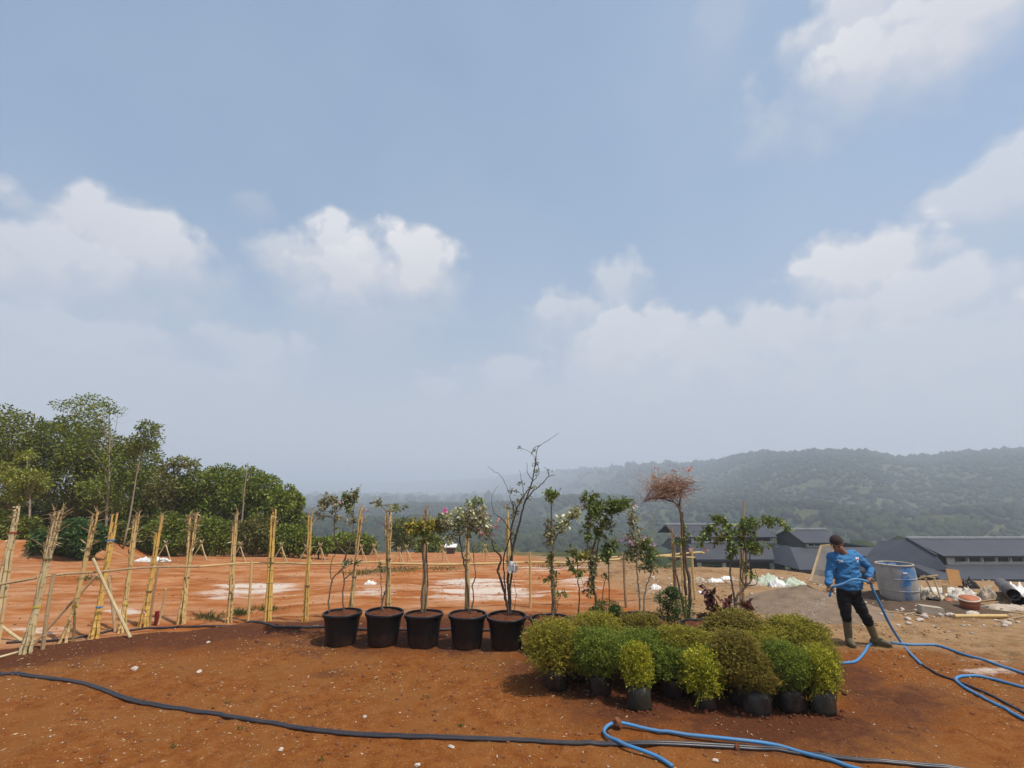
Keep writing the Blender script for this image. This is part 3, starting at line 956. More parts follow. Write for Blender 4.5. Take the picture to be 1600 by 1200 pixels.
px_tree('tree', 'slender leaning tree with dark round leaves beside the pale-stemmed one', 'tree', 23, (188, 880),
        [(232, 668, 18, 12), (240, 690, 12, 16), (222, 690, 18, 14), (205, 700, 14, 12), (243, 672, 9, 10)], .13, 1302, 'leaf_forest', 'bark_pale', .04, 4, G_T, (226, 680), .2)
px_tree('tree', 'broad dark tree behind the slender leaning tree', 'tree', 27, (205, 866),
        [(175, 735, 40, 38), (215, 725, 34, 34), (195, 775, 44, 40), (150, 770, 36, 36), (232, 765, 24, 36), (205, 700, 24, 20)], .16, 14280, 'leaf_forest', 'bark', .14, 5, G_T)
px_tree('tree', 'light yellow-green young tree near the left edge', 'tree', 22, (42, 872),
        [(42, 712, 17, 9), (35, 745, 26, 14), (52, 760, 24, 14), (12, 735, 16, 14), (30, 772, 22, 12), (65, 742, 12, 9)], .13, 2730, 'leaf_bright', 'bark_pale', .05, 6, G_T, None, .25)
px_tree('tree', 'small tree with a flat leafy top rising above the thicket', 'tree', 25, (262, 868),
        [(285, 722, 22, 8), (265, 735, 18, 10), (300, 730, 12, 7), (255, 765, 26, 24), (280, 770, 24, 24)], .16, 3990, 'leaf_olive', 'bark_pale', .06, 7, G_T, None, .3)
px_tree('tree', 'bushy green tree in the middle of the left thicket', 'tree', 26, (315, 866),
        [(315, 760, 34, 26), (345, 750, 28, 22), (295, 785, 34, 30), (330, 795, 38, 30), (360, 780, 26, 26)], .15, 13020, 'leaf_forest_b', 'bark', .12, 8, G_T)
px_tree('tree', 'rounded green tree with a bare grey stem showing at its top', 'tree', 26, (395, 864),
        [(385, 750, 30, 18), (410, 765, 28, 22), (375, 780, 30, 26), (405, 795, 34, 28), (436, 790, 22, 24), (450, 768, 14, 12)], .15, 13440, 'leaf_forest_b', 'bark', .12, 9, G_T)
px_tree('tree', 'thin bare tree with fine grey branches over the thicket', 'tree', 24.5, (372, 866),
        [(386, 735, 9, 14), (380, 760, 12, 16)], .07, 126, 'leaf_olive', 'bark_pale', .05, 10, G_T, (388, 722), .2)
px_tree('tree', 'last green tree at the right end of the left thicket', 'tree', 27, (450, 862),
        [(455, 785, 20, 18), (440, 810, 26, 24), (466, 820, 16, 22), (474, 845, 14, 16)], .15, 8820, 'leaf_forest_b', 'bark', .10, 11, G_T)
G_S = "shrubs under the left trees"
for (lab, px, py, rx, ry, Y, mat, n_, sd) in [
        ('big fern-like green bush on the red bank at far left', 108, 838, 54, 32, 19.5, 'leaf_juniper', 5200, 21),
        ('dark shrub at the left photo edge behind the first bamboo bundle', 10, 825, 46, 34, 22, 'leaf_forest', 4200, 22),
        ('shrub between the pale-stemmed tree and the leaning tree', 195, 838, 40, 34, 24, 'leaf_forest', 4200, 23),
        ('shadowy shrub behind the white sheet on the bank', 262, 832, 40, 34, 24, 'leaf_forest_b', 4200, 24),
        ('wide green shrub below the bushy middle tree', 325, 835, 42, 32, 23.5, 'leaf_forest_b', 4200, 25),
        ('olive shrub behind the eighth and ninth bamboo bundles', 395, 835, 40, 32, 24, 'leaf_olive', 4000, 26),
        ('low green shrub at the right end of the left thicket', 452, 842, 36, 26, 24.5, 'leaf_forest_b', 3600, 27),
        ('dark undergrowth in the gap below the big left tree', 40, 800, 60, 40, 29, 'leaf_forest', 5200, 41),
        ('dark undergrowth below the dense tree behind the pale stem', 120, 805, 52, 36, 29, 'leaf_forest', 4800, 42),
        ('dark undergrowth behind the foot of the leaning tree', 215, 805, 56, 36, 29, 'leaf_forest', 4800, 43),
        ('undergrowth below the flat-topped small tree', 285, 812, 44, 32, 28.5, 'leaf_forest_b', 4200, 44),
        ('small low shrub beside the right end of the thicket', 498, 852, 22, 14, 26, 'leaf_forest_b', 1400, 28),
        ('low dark bushes behind the first potted plant', 545, 848, 40, 18, 34, 'leaf_forest_b', 2600, 29),
        ('dark rounded shrub behind the second potted plant', 628, 832, 22, 26, 44, 'leaf_forest', 1800, 30),
        ('green shrub beyond the rail behind the third pot', 672, 850, 22, 18, 42, 'leaf_forest_b', 1600, 31)]:
    px_tree('shrub', lab, 'shrub', Y, (px, py + ry), [(px, py, rx * .6, ry * .8), (px - rx * .5, py + ry * .2, rx * .5, ry * .7), (px + rx * .5, py + ry * .15, rx * .5, ry * .75)],
            .135 if Y < 30 else .22, int(n_ * 1.9), mat, 'bark_dark', .04, sd, G_S, None, .45)

# trees standing in the valley beyond the lot, a few crowns shared
protos = []
for s_ in range(5):
    rng = np.random.default_rng(100 + s_)
    h = [7, 8, 6, 9, 7.5][s_]
    lob = []
    for q in range(6):
        a = rng.uniform(0, 6.28)
        lob.append((Vector((math.cos(a) * h * .2, math.sin(a) * h * .2, h * rng.uniform(.45, .85))), (h * rng.uniform(.17, .26), h * rng.uniform(.17, .26), h * rng.uniform(.13, .22))))
    o = empty('valley_tree', (0, 0, 0), 'hazy green tree standing in the valley beyond the bamboo rail', 'tree', 'hazy trees in the valley')
    tree_parts(rng, (0, 0, 0), (0, 0, h * .85), .12, lob, .34, 2600, M[['leaf_forest', 'leaf_olive', 'leaf_forest_b', 'leaf_forest', 'leaf_olive'][s_]], M['bark'], o, shell=.45)
    protos.append(o)
rng = np.random.default_rng(55)
spots = []
while len(spots) < 70:
    Y = rng.uniform(85, 230)
    az = rng.uniform(-.46, 1.15)
    if az > .26 and Y < 140: continue
    spots.append((az * Y, Y))
for i, (x, y) in enumerate(spots):
    o = protos[i] if i < 5 else copy_tree(protos[i % 5])
    o.location = (x, y, hz(x, y) - .1)
    o.rotation_euler.z = rng.uniform(0, 6.28)
    sc = rng.uniform(.6, 1.25)
    room = CAM_H + slope_of(rng.uniform(786, 806)) * y - o.location.z     # crowns stay below the far skyline
    sc = min(sc, max(room, 1.5) / 8.5)
    o.scale = (sc, sc, sc * rng.uniform(.85, 1.15))


# ------------------------------------------------------------------ halls with two-tier roofs
def hall(label, xa, xb, y_low, z_low, y_mid, z_mid, y_up, z_up, y_ridge, z_ridge, gz, over_l=1.2, over_r=1.2, bays=4, wfrom=0.05, wto=0.95, nwin=4, skew=0.0, hip_r=2.2, hip_l=0.6):
    """lower lean-to roof (y_low..y_mid), clerestory wall, upper gable roof to y_ridge and down behind."""
    o = empty('hall', ((xa + xb) / 2, y_low, gz), label, 'building', 'roofed halls below the lot')
    th = 0.12
    depth = y_ridge - y_up
    ub = y_ridge + depth            # rear eave of upper roof
    lb = ub + (y_mid - y_low)
    ua, ubx = xa + over_l, xb - over_r
    r = MB()                         # upper roof, two slopes with thickness
    def slab(mb, q):
        q = [Vector(p) for p in q]
        nrm = (q[1] - q[0]).cross(q[3] - q[0]).normalized()
        if nrm.z < 0: nrm = -nrm
        mb.add([p for p in q] + [p - nrm * th for p in q], [(0, 1, 2, 3), (7, 6, 5, 4), (0, 4, 5, 1), (1, 5, 6, 2), (2, 6, 7, 3), (3, 7, 4, 0)])
    slab(r, [(ua, y_up, z_up), (ubx, y_up, z_up), (ubx, y_ridge, z_ridge), (ua, y_ridge, z_ridge)])
    slab(r, [(ua, y_ridge, z_ridge - .01), (ubx, y_ridge, z_ridge - .01), (ubx, ub, z_up), (ua, ub, z_up)])
    up = r.build('upper_roof', M['roof'], o)
    MB().bar((ua - .05, y_ridge, z_ridge + .05), (ubx + .05, y_ridge, z_ridge + .05), .34, .14).build('ridge_cap', M['ridge_cap'], up)
    MB().bar((ua, y_up - .02, z_up - .07), (ubx, y_up - .02, z_up - .07), .06, .10).build('fascia', M['fascia'], up)
    l = MB()                         # lower roof skirt
    slab(l, [(xa, y_low, z_low), (xb, y_low, z_low), (xb - hip_r, y_mid, z_mid), (xa + hip_l, y_mid, z_mid)])
    slab(l, [(xb + .01, y_low, z_low), (xb + .01, lb, z_low), (xb - hip_r, lb - (y_mid - y_low), z_mid), (xb - hip_r, y_mid, z_mid)])
    slab(l, [(xa, lb, z_low), (xa, y_low, z_low), (xa + hip_l, y_mid, z_mid), (xa + hip_l, lb - (y_mid - y_low), z_mid)])
    lo = l.build('lower_roof', M['roof'], o)
    MB().bar((xa, y_low - .03, z_low - .12), (xb, y_low - .03, z_low - .12), .06, .22).build('fascia', M['fascia'], lo)
    MB().bar((xb, y_low, z_low + .05), (xb - hip_r, y_mid, z_mid + .05), .2, .1).build('hip_cap', M['fascia'], lo)
    # clerestory with real openings
    yc = y_mid + 0.05
    ca, cb = xa + hip_l + .5, xb - hip_r - .3
    ca, cb = max(ca, ua + .4), min(cb, ubx - .4)
    zt = z_up + (yc - y_up) * (z_ridge - z_up) / depth - th - .06
    zb = z_mid - .3
    wl_ = MB()
    hgt = zt - zb
    sill, head = zb + .3 + (hgt - .3) * .28, zt - .06
    wl_.box(((ca + cb) / 2, yc, (zb + sill) / 2), (cb - ca, .15, sill - zb))
    wl_.box(((ca + cb) / 2, yc, (head + zt) / 2), (cb - ca, .15, zt - head))
    wa, wb = ca + (cb - ca) * wfrom, ca + (cb - ca) * wto
    wsz = (wb - wa) / nwin
    edges = [ca]
    for i in range(nwin):
        a0 = wa + i * wsz + wsz * .06; b0 = wa + (i + 1) * wsz - wsz * .06
        wl_.box(((edges[-1] + a0) / 2, yc, (sill + head) / 2), (a0 - edges[-1], .148, head - sill))
        edges.append(b0)
        w = MB().box(((a0 + b0) / 2, yc + .12, (sill + head) / 2), (b0 - a0 + .02, .03, head - sill + .02)).build('window', M['window_dark'], o)
        MB().bar((a0, yc - .1, sill + .02), (b0, yc - .1, sill + .02), .1, .06).build('sill', M['wall_pale'], w)
    wl_.box(((edges[-1] + cb) / 2, yc, (sill + head) / 2), (cb - edges[-1], .148, head - sill))
    wl_.build('clerestory_wall', M['wall_pale'], o)
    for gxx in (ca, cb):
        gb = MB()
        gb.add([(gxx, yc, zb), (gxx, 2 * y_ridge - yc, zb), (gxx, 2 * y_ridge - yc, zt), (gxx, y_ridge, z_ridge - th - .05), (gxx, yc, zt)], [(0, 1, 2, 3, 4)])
        gb.build('gable_shade_wall', M['wall_grey_shade'], o)  # dark grey paints in the shade of the open gable end
    # ground floor: columns, beam, back wall coloured dark as the shade of open sides
    y0 = y_low + .5
    MB().box(((xa + xb) / 2, y0 + 2.2, (gz + z_low) / 2 - .1), (xb - xa - 1.2, .15, z_low - gz)).build('wall', M['wall_grey_shade'], o)
    MB().box(((xa + xb) / 2, y0, z_low - .28), (xb - xa - .6, .2, .26)).build('beam', M['wall_grey_shade'], o)
    for i in range(bays + 1):
        x = xa + .5 + (xb - xa - 1.0) * i / bays
        MB().box((x, y0, (gz + z_low - .41) / 2), (.34, .34, z_low - .41 - gz)).build('column', M['wall_pale'], o)
        if i < bays and i % 2 == 1:
            MB().box((x + (xb - xa - 1) / bays / 2, y0 + .02, z_low - 1.35), ((xb - xa - 1) / bays - .4, .12, .5)).build('parapet', M['wall_pale'], o)
    return o


def X_at(px, py, Y): return at_depth(px, py, Y).x
def Z_at(py, Y): return CAM_H + slope_of(py) * Y


hall('left dark-roofed hall with a pale clerestory behind the leafy potted trees',
     X_at(1088, 875, 55), X_at(1254, 873, 55), 55, Z_at(874, 55), 58, Z_at(848.5, 58), 57.75, Z_at(839, 57.75), 61.2, Z_at(819.5, 61.2), -8.1,
     -1.2, 1.0, 4, .02, .98, 4, hip_r=1.0, hip_l=.2)
hall_b = hall('middle dark-roofed hall with an open gable end behind the man with the hose',
     X_at(1249, 890, 50), X_at(1492, 890, 50), 50, Z_at(890, 50), 54, Z_at(855, 54), 53.75, Z_at(848, 53.75), 57, Z_at(827, 57), -8.1,
     3.0, 7.9, 6, .05, .95, 5, hip_r=4.8, hip_l=1.6)
hall('long dark-roofed hall with white window strip at the right photo edge',
     X_at(1470, 905, 38), X_at(1900, 905, 38), 38, Z_at(905, 38), 41, Z_at(882, 41), 40.75, Z_at(868.5, 40.75), 44.2, Z_at(841, 44.2), -8.0,
     2.9, .5, 9, .04, .97, 12, hip_r=2.0, hip_l=.3)

lk = MB()                                        # sloping roof that links the middle hall to the long one
q = [at_depth(1372, 846, 46.5), at_depth(1417, 841.5, 43.9), at_depth(1464, 869, 40.5), at_depth(1482, 890, 39.2), at_depth(1335, 893, 44.5)]
qd = [p + Vector((0, .05, -.14)) for p in q]
lk.add(q + qd, [(0, 4, 3, 2, 1), (5, 6, 7, 8, 9)] + [(i, (i + 1) % 5, 5 + (i + 1) % 5, 5 + i) for i in range(5)])
o = lk.build('link_roof', M['roof'], hall_b)
MB().bar(q[1] + Vector((0, 0, .06)), q[2] + Vector((0, 0, .06)), .2, .1).build('hip_cap', M['fascia'], o)

# ------------------------------------------------------------------ smoke in the valley
sm, sn = new_mat('smoke_plume')
pvs = sn.new('ShaderNodeVolumePrincipled')
pvs.inputs['Color'].default_value = (.9, .92, .95, 1)
pvs.inputs['Density'].default_value = 0.03
sn.out(None, pvs.outputs[0])
sb = MB()
c0 = at_depth(1240, 762, 620)
for i in range(7):
    sb_c = c0 + Vector((i * 1.0 - 3 * (i % 2), 0, i * 3.0))
    if i == 0: sb.blob(sb_c, (6, 6, 6), 4, .2, 2)
sb2 = MB()
sb2.lathe(c0 - Vector((0, 0, 4)), [(2.0, 0), (4.0, 4), (5.0, 8), (4.2, 12), (5.2, 16), (3.0, 21)], 12, True, .35, 3)
o = sb2.build('smoke', sm)
o["kind"] = "stuff"


# ------------------------------------------------------------------ bamboo
def cane_mesh(a, b, r0, r1, rng, bend=0.03, n=7, seg=0.26):
    a, b = Vector(a), Vector(b)
    Lc = (b - a).length
    side = Vector((rng.normal(), rng.normal(), 0)) * bend
    k = max(2, int(Lc / seg))
    pts, rad = [], []
    ph = rng.random() * .5
    for i in range(k):
        for dt, f in ((0.02, 1.0), (.5, .97), (.93, .98), (.97, 1.16)):
            t = (i + dt) / k
            pts.append(a.lerp(b, t) + side * (4 * t * (1 - t)))
            rad.append((r0 * (1 - t) + r1 * t) * f)
    return MB().tube(pts, rad, n)


def bundle(label, base_px, top_px, ncane=5, mat='bamboo', r=.018, splay=.10, ties=((.45, 'tie_dark'),), tuft=18, seed=0, lean=.12, group='tall bamboo bundles along the rail', topsplay=.035, bend=.03, Y=None, name='bamboo_bundle'):
    rng = np.random.default_rng(seed + 500)
    if Y is None:
        b = ground_px(*base_px)
    else:
        b = at_depth(base_px[0], base_px[1], Y); b.z = hz(b.x, b.y)
    t = at_depth(top_px[0], top_px[1], b.y + lean)
    o = empty(name, b, label, 'bamboo', group)
    tf = ties[0][0] if ties else .5
    ax = t - b
    tops = []
    for i in range(ncane):
        a = 2 * math.pi * i / ncane + rng.random()
        fb = Vector((math.cos(a) * splay * rng.uniform(.4, 1), math.sin(a) * splay * .6, 0))
        k = rng.uniform(.80, 1.0) if i else 1.0
        ft = Vector((math.cos(a + .6) * topsplay, math.sin(a + .6) * topsplay, 0))
        rr = r * 1.28 * rng.uniform(.72, 1.12)
        mid = b + ax * tf + Vector((math.cos(a), math.sin(a), 0)) * r * 1.45
        e = b + ax * k + ft
        s0 = b + fb; s0.z = hz(s0.x, s0.y) - .03
        # three-point curve gathered at the tie
        P = spline([s0, mid, e], 10)
        L = (e - s0).length
        nseg = max(4, int(L / rng.uniform(.17, .26)))
        rad, pts, node = [], [], []
        kink = Vector((0, 0, 0))
        for q in range(nseg):
            kink = Vector((rng.normal(), rng.normal(), 0)) * .006
            for dt, fr, isn in ((.0, 1.0, 0), (.5, .95, 0), (.90, .98, 1), (.95, 1.22, 1)):
                t = (q + dt) / nseg * (len(P) - 1)
                i0 = min(int(t), len(P) - 2)
                pts.append(P[i0].lerp(P[i0 + 1], t - i0) + kink * math.sin(dt * 3.14))
                rad.append(rr * (1 - .35 * (q + dt) / nseg) * fr); node.append(isn)
        co_ = MB().tube(pts, rad, 6).build('cane', M[mat], o, False)
        co_.data.materials.append(M['node'])
        for f_i in range((len(pts) - 1) * 6):
            if node[f_i // 6]: co_.data.polygons[f_i].material_index = 1
        tops.append(e)
    for tt, tm in ties:
        c = b + ax * tt
        d = ax.normalized()
        s = d.cross(Vector((0, 1, 0))).normalized(); u = s.cross(d)
        ring = []
        rr = r * (2.5 + 1.6 * abs(tt - tf))
        for k in range(13):
            a = 2 * math.pi * k / 12
            ring.append(c + (s * math.cos(a) + u * math.sin(a)) * rr)
        mb = MB()
        for z in (-.010, 0, .010): mb.tube([p + d * z for p in ring], .005, 4, False)
        mb.build('tie', M[tm], o)
    if tuft:
        mb = MB()
        for _ in range(int(tuft * 2.2)):
            e = tops[rng.integers(len(tops))] - ax * rng.uniform(0.0, .16)
            dd = Vector((rng.normal() * .5, rng.normal() * .4, rng.uniform(-.2, 1.1))) * rng.uniform(.06, .19)
            mb.tube([e, e + dd * .5, e + dd + Vector((0, 0, -.01))], [.006, .005, .002], 4)
        q = mb.build('twigs', M['bamboo_old'], o); q["kind"] = "stuff"
        m = max(5, tuft // 2)
        P = np.array([list(tops[rng.integers(len(tops))] - ax * rng.uniform(-.01, .35)) for _ in range(m)])
        D = rng.normal(size=(m, 3)) * np.array([1, .6, .5]) + np.array([0, 0, -.1])
        build_leaves('dry_leaves', P, D, rng.uniform(.06, .16, m), .028, M['dry_leaf'], o, rng)
    return o


B = bundle
B('pale bamboo bundle with a red tie, leftmost and cut by the photo edge', (-14, 1010), (28, 791), 5, 'bamboo_pale', .019, .12, ((.80, 'tie_red'), (.4, 'tie_dark')), 16, 1)
B('pale frayed bamboo bundle, second from the left photo edge', (40, 1022), (93, 790), 7, 'bamboo_pale', .018, .11, ((.30, 'tie_yellow'), (.62, 'tie_dark')), 46, 2, topsplay=.05)
B('bent bamboo bundle with splayed feet tied low in yellow', (104, 1006), (151, 797), 5, 'bamboo', .016, .17, ((.27, 'tie_yellow'), (.7, 'tie_dark')), 26, 3)
B('bright yellow bamboo bundle tied twice in blue', (147, 999), (180, 799), 6, 'bamboo_yellow', .020, .13, ((.24, 'tie_blue'), (.76, 'tie_blue')), 8, 4)
B('bamboo bundle just right of the blue-tied yellow one', (190, 988), (215, 800), 5, 'bamboo', .018, .10, ((.22, 'tie_yellow'),), 22, 5)
B('yellow bamboo bundle standing above the short red stake', (224, 980), (252, 802), 5, 'bamboo_yellow', .019, .10, ((.3, 'tie_dark'),), 20, 6)
B('bamboo bundle with a bushy brush-like top', (284, 975), (303, 800), 7, 'bamboo', .018, .08, ((.4, 'tie_dark'),), 60, 7, topsplay=.07)
B('slim straight bamboo bundle left of the short rail post', (358, 973), (369, 797), 4, 'bamboo', .018, .07, ((.2, 'tie_dark'),), 24, 8)
B('yellow bamboo bundle right of the short rail post', (418, 971), (428, 794), 4, 'bamboo_yellow', .020, .06, ((.5, 'tie_dark'),), 12, 9)
B('slim yellow bamboo bundle left of the first black pot', (477, 971), (486, 794), 4, 'bamboo_yellow', .017, .06, ((.3, 'tie_dark'),), 14, 10)
B('leaning bamboo bundle behind the first black pot', (546, 972), (566, 787), 4, 'bamboo', .016, .06, ((.35, 'tie_dark'),), 14, 11, Y=9.25)
B('thick upright bamboo bundle behind the second black pot', (606, 972), (607, 787), 6, 'bamboo', .019, .05, ((.5, 'tie_dark'), (.8, 'tie_dark')), 20, 12, Y=9.25, topsplay=.06)
B('bamboo bundle rising through the yellowish plant', (664, 972), (664, 791), 4, 'bamboo_old', .019, .05, ((.5, 'tie_dark'),), 16, 13, Y=9.25)
B('bamboo bundle behind the variegated plant in the fourth pot', (730, 972), (731, 788), 4, 'bamboo', .020, .05, ((.5, 'tie_dark'),), 6, 14, Y=9.3)
B('bamboo bundle inside the bare twiggy plant', (797, 972), (792, 789), 3, 'bamboo', .020, .04, ((.5, 'tie_dark'),), 6, 15, Y=9.3)
B('bamboo stake inside the leafy column plant', (866, 972), (862, 862), 3, 'bamboo', .018, .04, ((.5, 'tie_dark'),), 0, 16, Y=9.3)
B('thin brown bamboo bundle left of the pink-topped tree', (1058, 950), (1050, 822), 3, 'bamboo_old', .017, .04, ((.5, 'tie_dark'),), 10, 17, Y=9.6)
B('pale bamboo stake supporting the pink-topped tree', (1070, 955), (1064, 800), 2, 'bamboo', .020, .03, ((.6, 'tie_dark'),), 0, 18, Y=9.35)
B('dark split bamboo stake inside the right leafy tree', (1157, 955), (1161, 785), 2, 'bamboo_old', .022, .03, ((.6, 'tie_dark'),), 4, 19, Y=9.3)


def cane(label, a, b, r, mat, seed=0, cat='bamboo', group=None, name='bamboo_pole'):
    rng = np.random.default_rng(seed + 900)
    o = cane_mesh(a, b, r, r * .9, rng, .012, 8).build(name, M[mat], None, False)
    return tag(o, label, cat, group)


G_P = 'short posts of the bamboo rail'
posts = []
for i, (lab, bpx, tpx, Y, r, mat) in enumerate([
        ('short bamboo rail post at the left, between the second and third bundles', (67, 1017), (84, 896), None, .028, 'bamboo_old'),
        ('thin short rail post beside the red stake', (234, 979), (250, 874), None, .020, 'bamboo_old'),
        ('short bamboo rail post between the eighth and ninth bundles', (388, 974), (393, 876), None, .024, 'bamboo'),
        ('short bamboo rail post right of the bare twiggy plant', (829, 962), (828, 862), 10.35, .026, 'bamboo'),
        ('short bamboo rail post right of the leafy green tree', (979, 960), (975, 864), 10.4, .030, 'bamboo_old'),
        ('short bamboo rail post at the right end of the rail', (1088, 952), (1081, 857), 11.1, .030, 'bamboo')]):
    b = ground_px(*bpx) if Y is None else at_depth(bpx[0], bpx[1], Y)
    b.z = hz(b.x, b.y) - .1
    t = at_depth(tpx[0], tpx[1], b.y)
    cane(lab, b, t, r, mat, i, 'post', G_P, 'rail_post')
    posts.append(t)
b = ground_px(247, 977); cane('short stub of bamboo right of the red stake', b, at_depth(259, 919, b.y), .018, 'bamboo_pale', 20, 'stake', None, 'bamboo_stake')
b = ground_px(244, 977)
o = MB().tube([b - Vector((0, 0, .1)), at_depth(246, 955, b.y)], .035, 10).build('red_stake', M['red_paint'])
tag(o, 'short dark red stake at the foot of the yellow bundle', 'stake')
# rail along the tops of the posts
rp = [at_depth(-60, 918, 7.0), at_depth(0, 913, 7.45)] + [posts[0] + Vector((0, .06, -.03))] + [at_depth(150, 894, 8.3), at_depth(225, 887, 8.75), at_depth(312, 885, 9.1)]
rail1 = [rp[0], rp[1], rp[2], rp[3], rp[4], rp[5]]
def rail(label, pts, r, mat, seed):
    rng = np.random.default_rng(seed)
    P = spline(pts, 8)
    rad = [r * .78 * (1.14 if i % 3 == 2 else .97) for i in range(len(P))]
    o = MB().tube(P, rad, 7).build('bamboo_rail', M[mat], None)
    tag(o, label, 'rail', 'rails of the bamboo fence')
rail('old brown bamboo rail at the left, behind the first bundles', rail1, .022, 'bamboo_old', 1)
p393 = posts[2]
rail('bamboo rail from the brush-topped bundle to the first potted plant', [at_depth(300, 886, 9.05), p393 + Vector((0, .06, -.05)), at_depth(500, 881, 9.7), at_depth(612, 877, 10.0)], .022, 'bamboo', 2)
rail('pale bamboo rail behind the five front pots', [at_depth(596, 880, 9.95), at_depth(700, 882, 10.1), posts[3] + Vector((0, .07, -.22)), at_depth(905, 880, 10.4)], .026, 'bamboo', 3)
rail('bamboo rail behind the leafy green tree rising to the right end post', [at_depth(880, 880, 10.35), posts[4] + Vector((0, .07, -.13)), posts[5] + Vector((.05, .08, -.10)), at_depth(1100, 864, 11.3)], .026, 'bamboo', 4)
rail('upper second bamboo rail ending at the right end post', [at_depth(930, 873, 10.45), at_depth(1000, 868, 10.7), posts[5] + Vector((.02, -.08, -.18))], .022, 'bamboo', 5)
# braces
b = ground_px(52, 1008); cane('long diagonal bamboo brace crossing behind the third bundle', b, at_depth(148, 903, b.y + .35), .022, 'bamboo_old', 31, 'brace', None, 'bamboo_brace')
b = ground_px(204, 997); cane('pale diagonal brace slanting down right of the blue-tied bundle', b, at_depth(145, 872, b.y + .15), .024, 'bamboo_pale', 32, 'brace', None, 'bamboo_brace')
b = ground_px(180, 988); cane('dark weathered brace behind the pale diagonal one', b, at_depth(169, 899, b.y + .2), .026, 'bark' if False else 'bamboo_old', 33, 'brace', None, 'bamboo_brace')
b = ground_px(38, 1004); cane('pale pole slanting down at the left photo edge', b, at_depth(-10, 968, b.y + .2), .024, 'bamboo_pale', 34, 'brace', None, 'bamboo_brace')
b = ground_px(-40, 1040); b2 = ground_px(36, 1019)
cane('pale bamboo lying on the soil at the left photo edge', b + Vector((0, 0, .02)), b2 + Vector((0, 0, .02)), .018, 'bamboo_pale', 35, 'bamboo', None, 'bamboo_pole')

# small bamboo trestles beyond the lot
tp = [(255, 862, 24), (311, 862, 26), (372, 866, 26), (437, 866, 26), (476, 868, 24), (498, 868, 28), (563, 868, 24), (583, 868, 26), (622, 872, 24), (634, 870, 26), (690, 868, 24), (729, 868, 26), (758, 866, 22), (930, 873, 20)]
ords = ['first', 'second', 'third', 'fourth', 'fifth', 'sixth', 'seventh', 'eighth', 'ninth', 'tenth', 'eleventh', 'twelfth', 'thirteenth', 'fourteenth']
for i, (px, py, hpx) in enumerate(tp):
    rng = np.random.default_rng(700 + i)
    # where this pixel meets the ground beyond the lot
    best = None
    for Y in np.arange(17, 60, .25):
        p = at_depth(px, py + hpx / 2, Y)
        if hz(p.x, Y) >= p.z: best = Y; break
    Y = best or 30
    k = Y / F_PX / 1.05
    c = at_depth(px, py + hpx / 2, Y); c.z = hz(c.x, Y)
    h = hpx * k * 1.15; w = h * .85
    o = empty('bamboo_trestle', c, f'small crossed bamboo trestle beyond the rail, {ords[i]} from the left', 'trestle', 'small trestles beyond the rail')
    for s in (-1, 1):
        MB().tube([c + Vector((s * w * .5, 0, -.05)), c + Vector((-s * w * .12, 0, h))], .026 * (k * 28), 5).build('leg', M['bamboo_pale'], o)
    MB().tube([c + Vector((0, w * .6, -.05)), c + Vector((0, -.02, h * .96))], .026 * (k * 28), 5).build('leg', M['bamboo_pale'], o)
    MB().tube([c + Vector((-.06, 0, h * .82)), c + Vector((.06, 0, h * .86))], .03, 6).build('tie', M['tie_dark'], o)


# ------------------------------------------------------------------ pots
def make_pot(label, c, r=.30, h=.46, seed=0):
    o = empty('plant_pot', c, label, 'pot', 'black pots for the flowering plants')
    trng = np.random.default_rng(seed + 4)
    z = .0
    prof = [(r * .70, 0), (r * .735, .03), (r * .80, h * .35), (r * .87, h * .72), (r * .90, h * .86), (r * .905, h - .055)]
    inner = [(r * .90, h - .06), (r * .86, h * .8)]
    mb = MB(); mb.lathe(c, prof + [(r * .93, h - .05)], 40)
    mb.build('body', M['pot_black'], o, True)
    rim = MB()
    n = 40
    sec = [(r * .905, h - .055), (r * .985, h - .05), (r * 1.0, h - .03), (r * 1.0, h - .008), (r * .985, h), (r * .93, h), (r * .915, h - .012), (r * .91, h - .09)]
    rim.lathe(c, sec, n, False)
    rim.build('rim', M['pot_black'], o, True)
    # soil, slightly heaped
    rng = np.random.default_rng(seed + 40)
    so = MB()
    rings = [(0, .035), (r * .3, .03), (r * .6, .02), (r * .905, -.005)]
    vs, fs = [c + Vector((0, 0, h - .035 + .035))], []
    for q, (rr, zz) in enumerate(rings[1:]):
        for k in range(24):
            a = 2 * math.pi * k / 24
            vs.append(c + Vector((rr * math.cos(a), rr * math.sin(a), h - .03 + zz + rng.normal() * .008)))
    for k in range(24): fs.append((0, 1 + k, 1 + (k + 1) % 24))
    for q in range(2):
        for k in range(24): fs.append((1 + q * 24 + k, 1 + q * 24 + 24 + k, 1 + q * 24 + 24 + (k + 1) % 24, 1 + q * 24 + (k + 1) % 24))
    so.add(vs, fs).build('soil', M['pot_soil'], o, True)
    o.rotation_euler = (trng.normal() * .014, trng.normal() * .018, trng.uniform(0, 6.28))
    return c + Vector((0, 0, h))


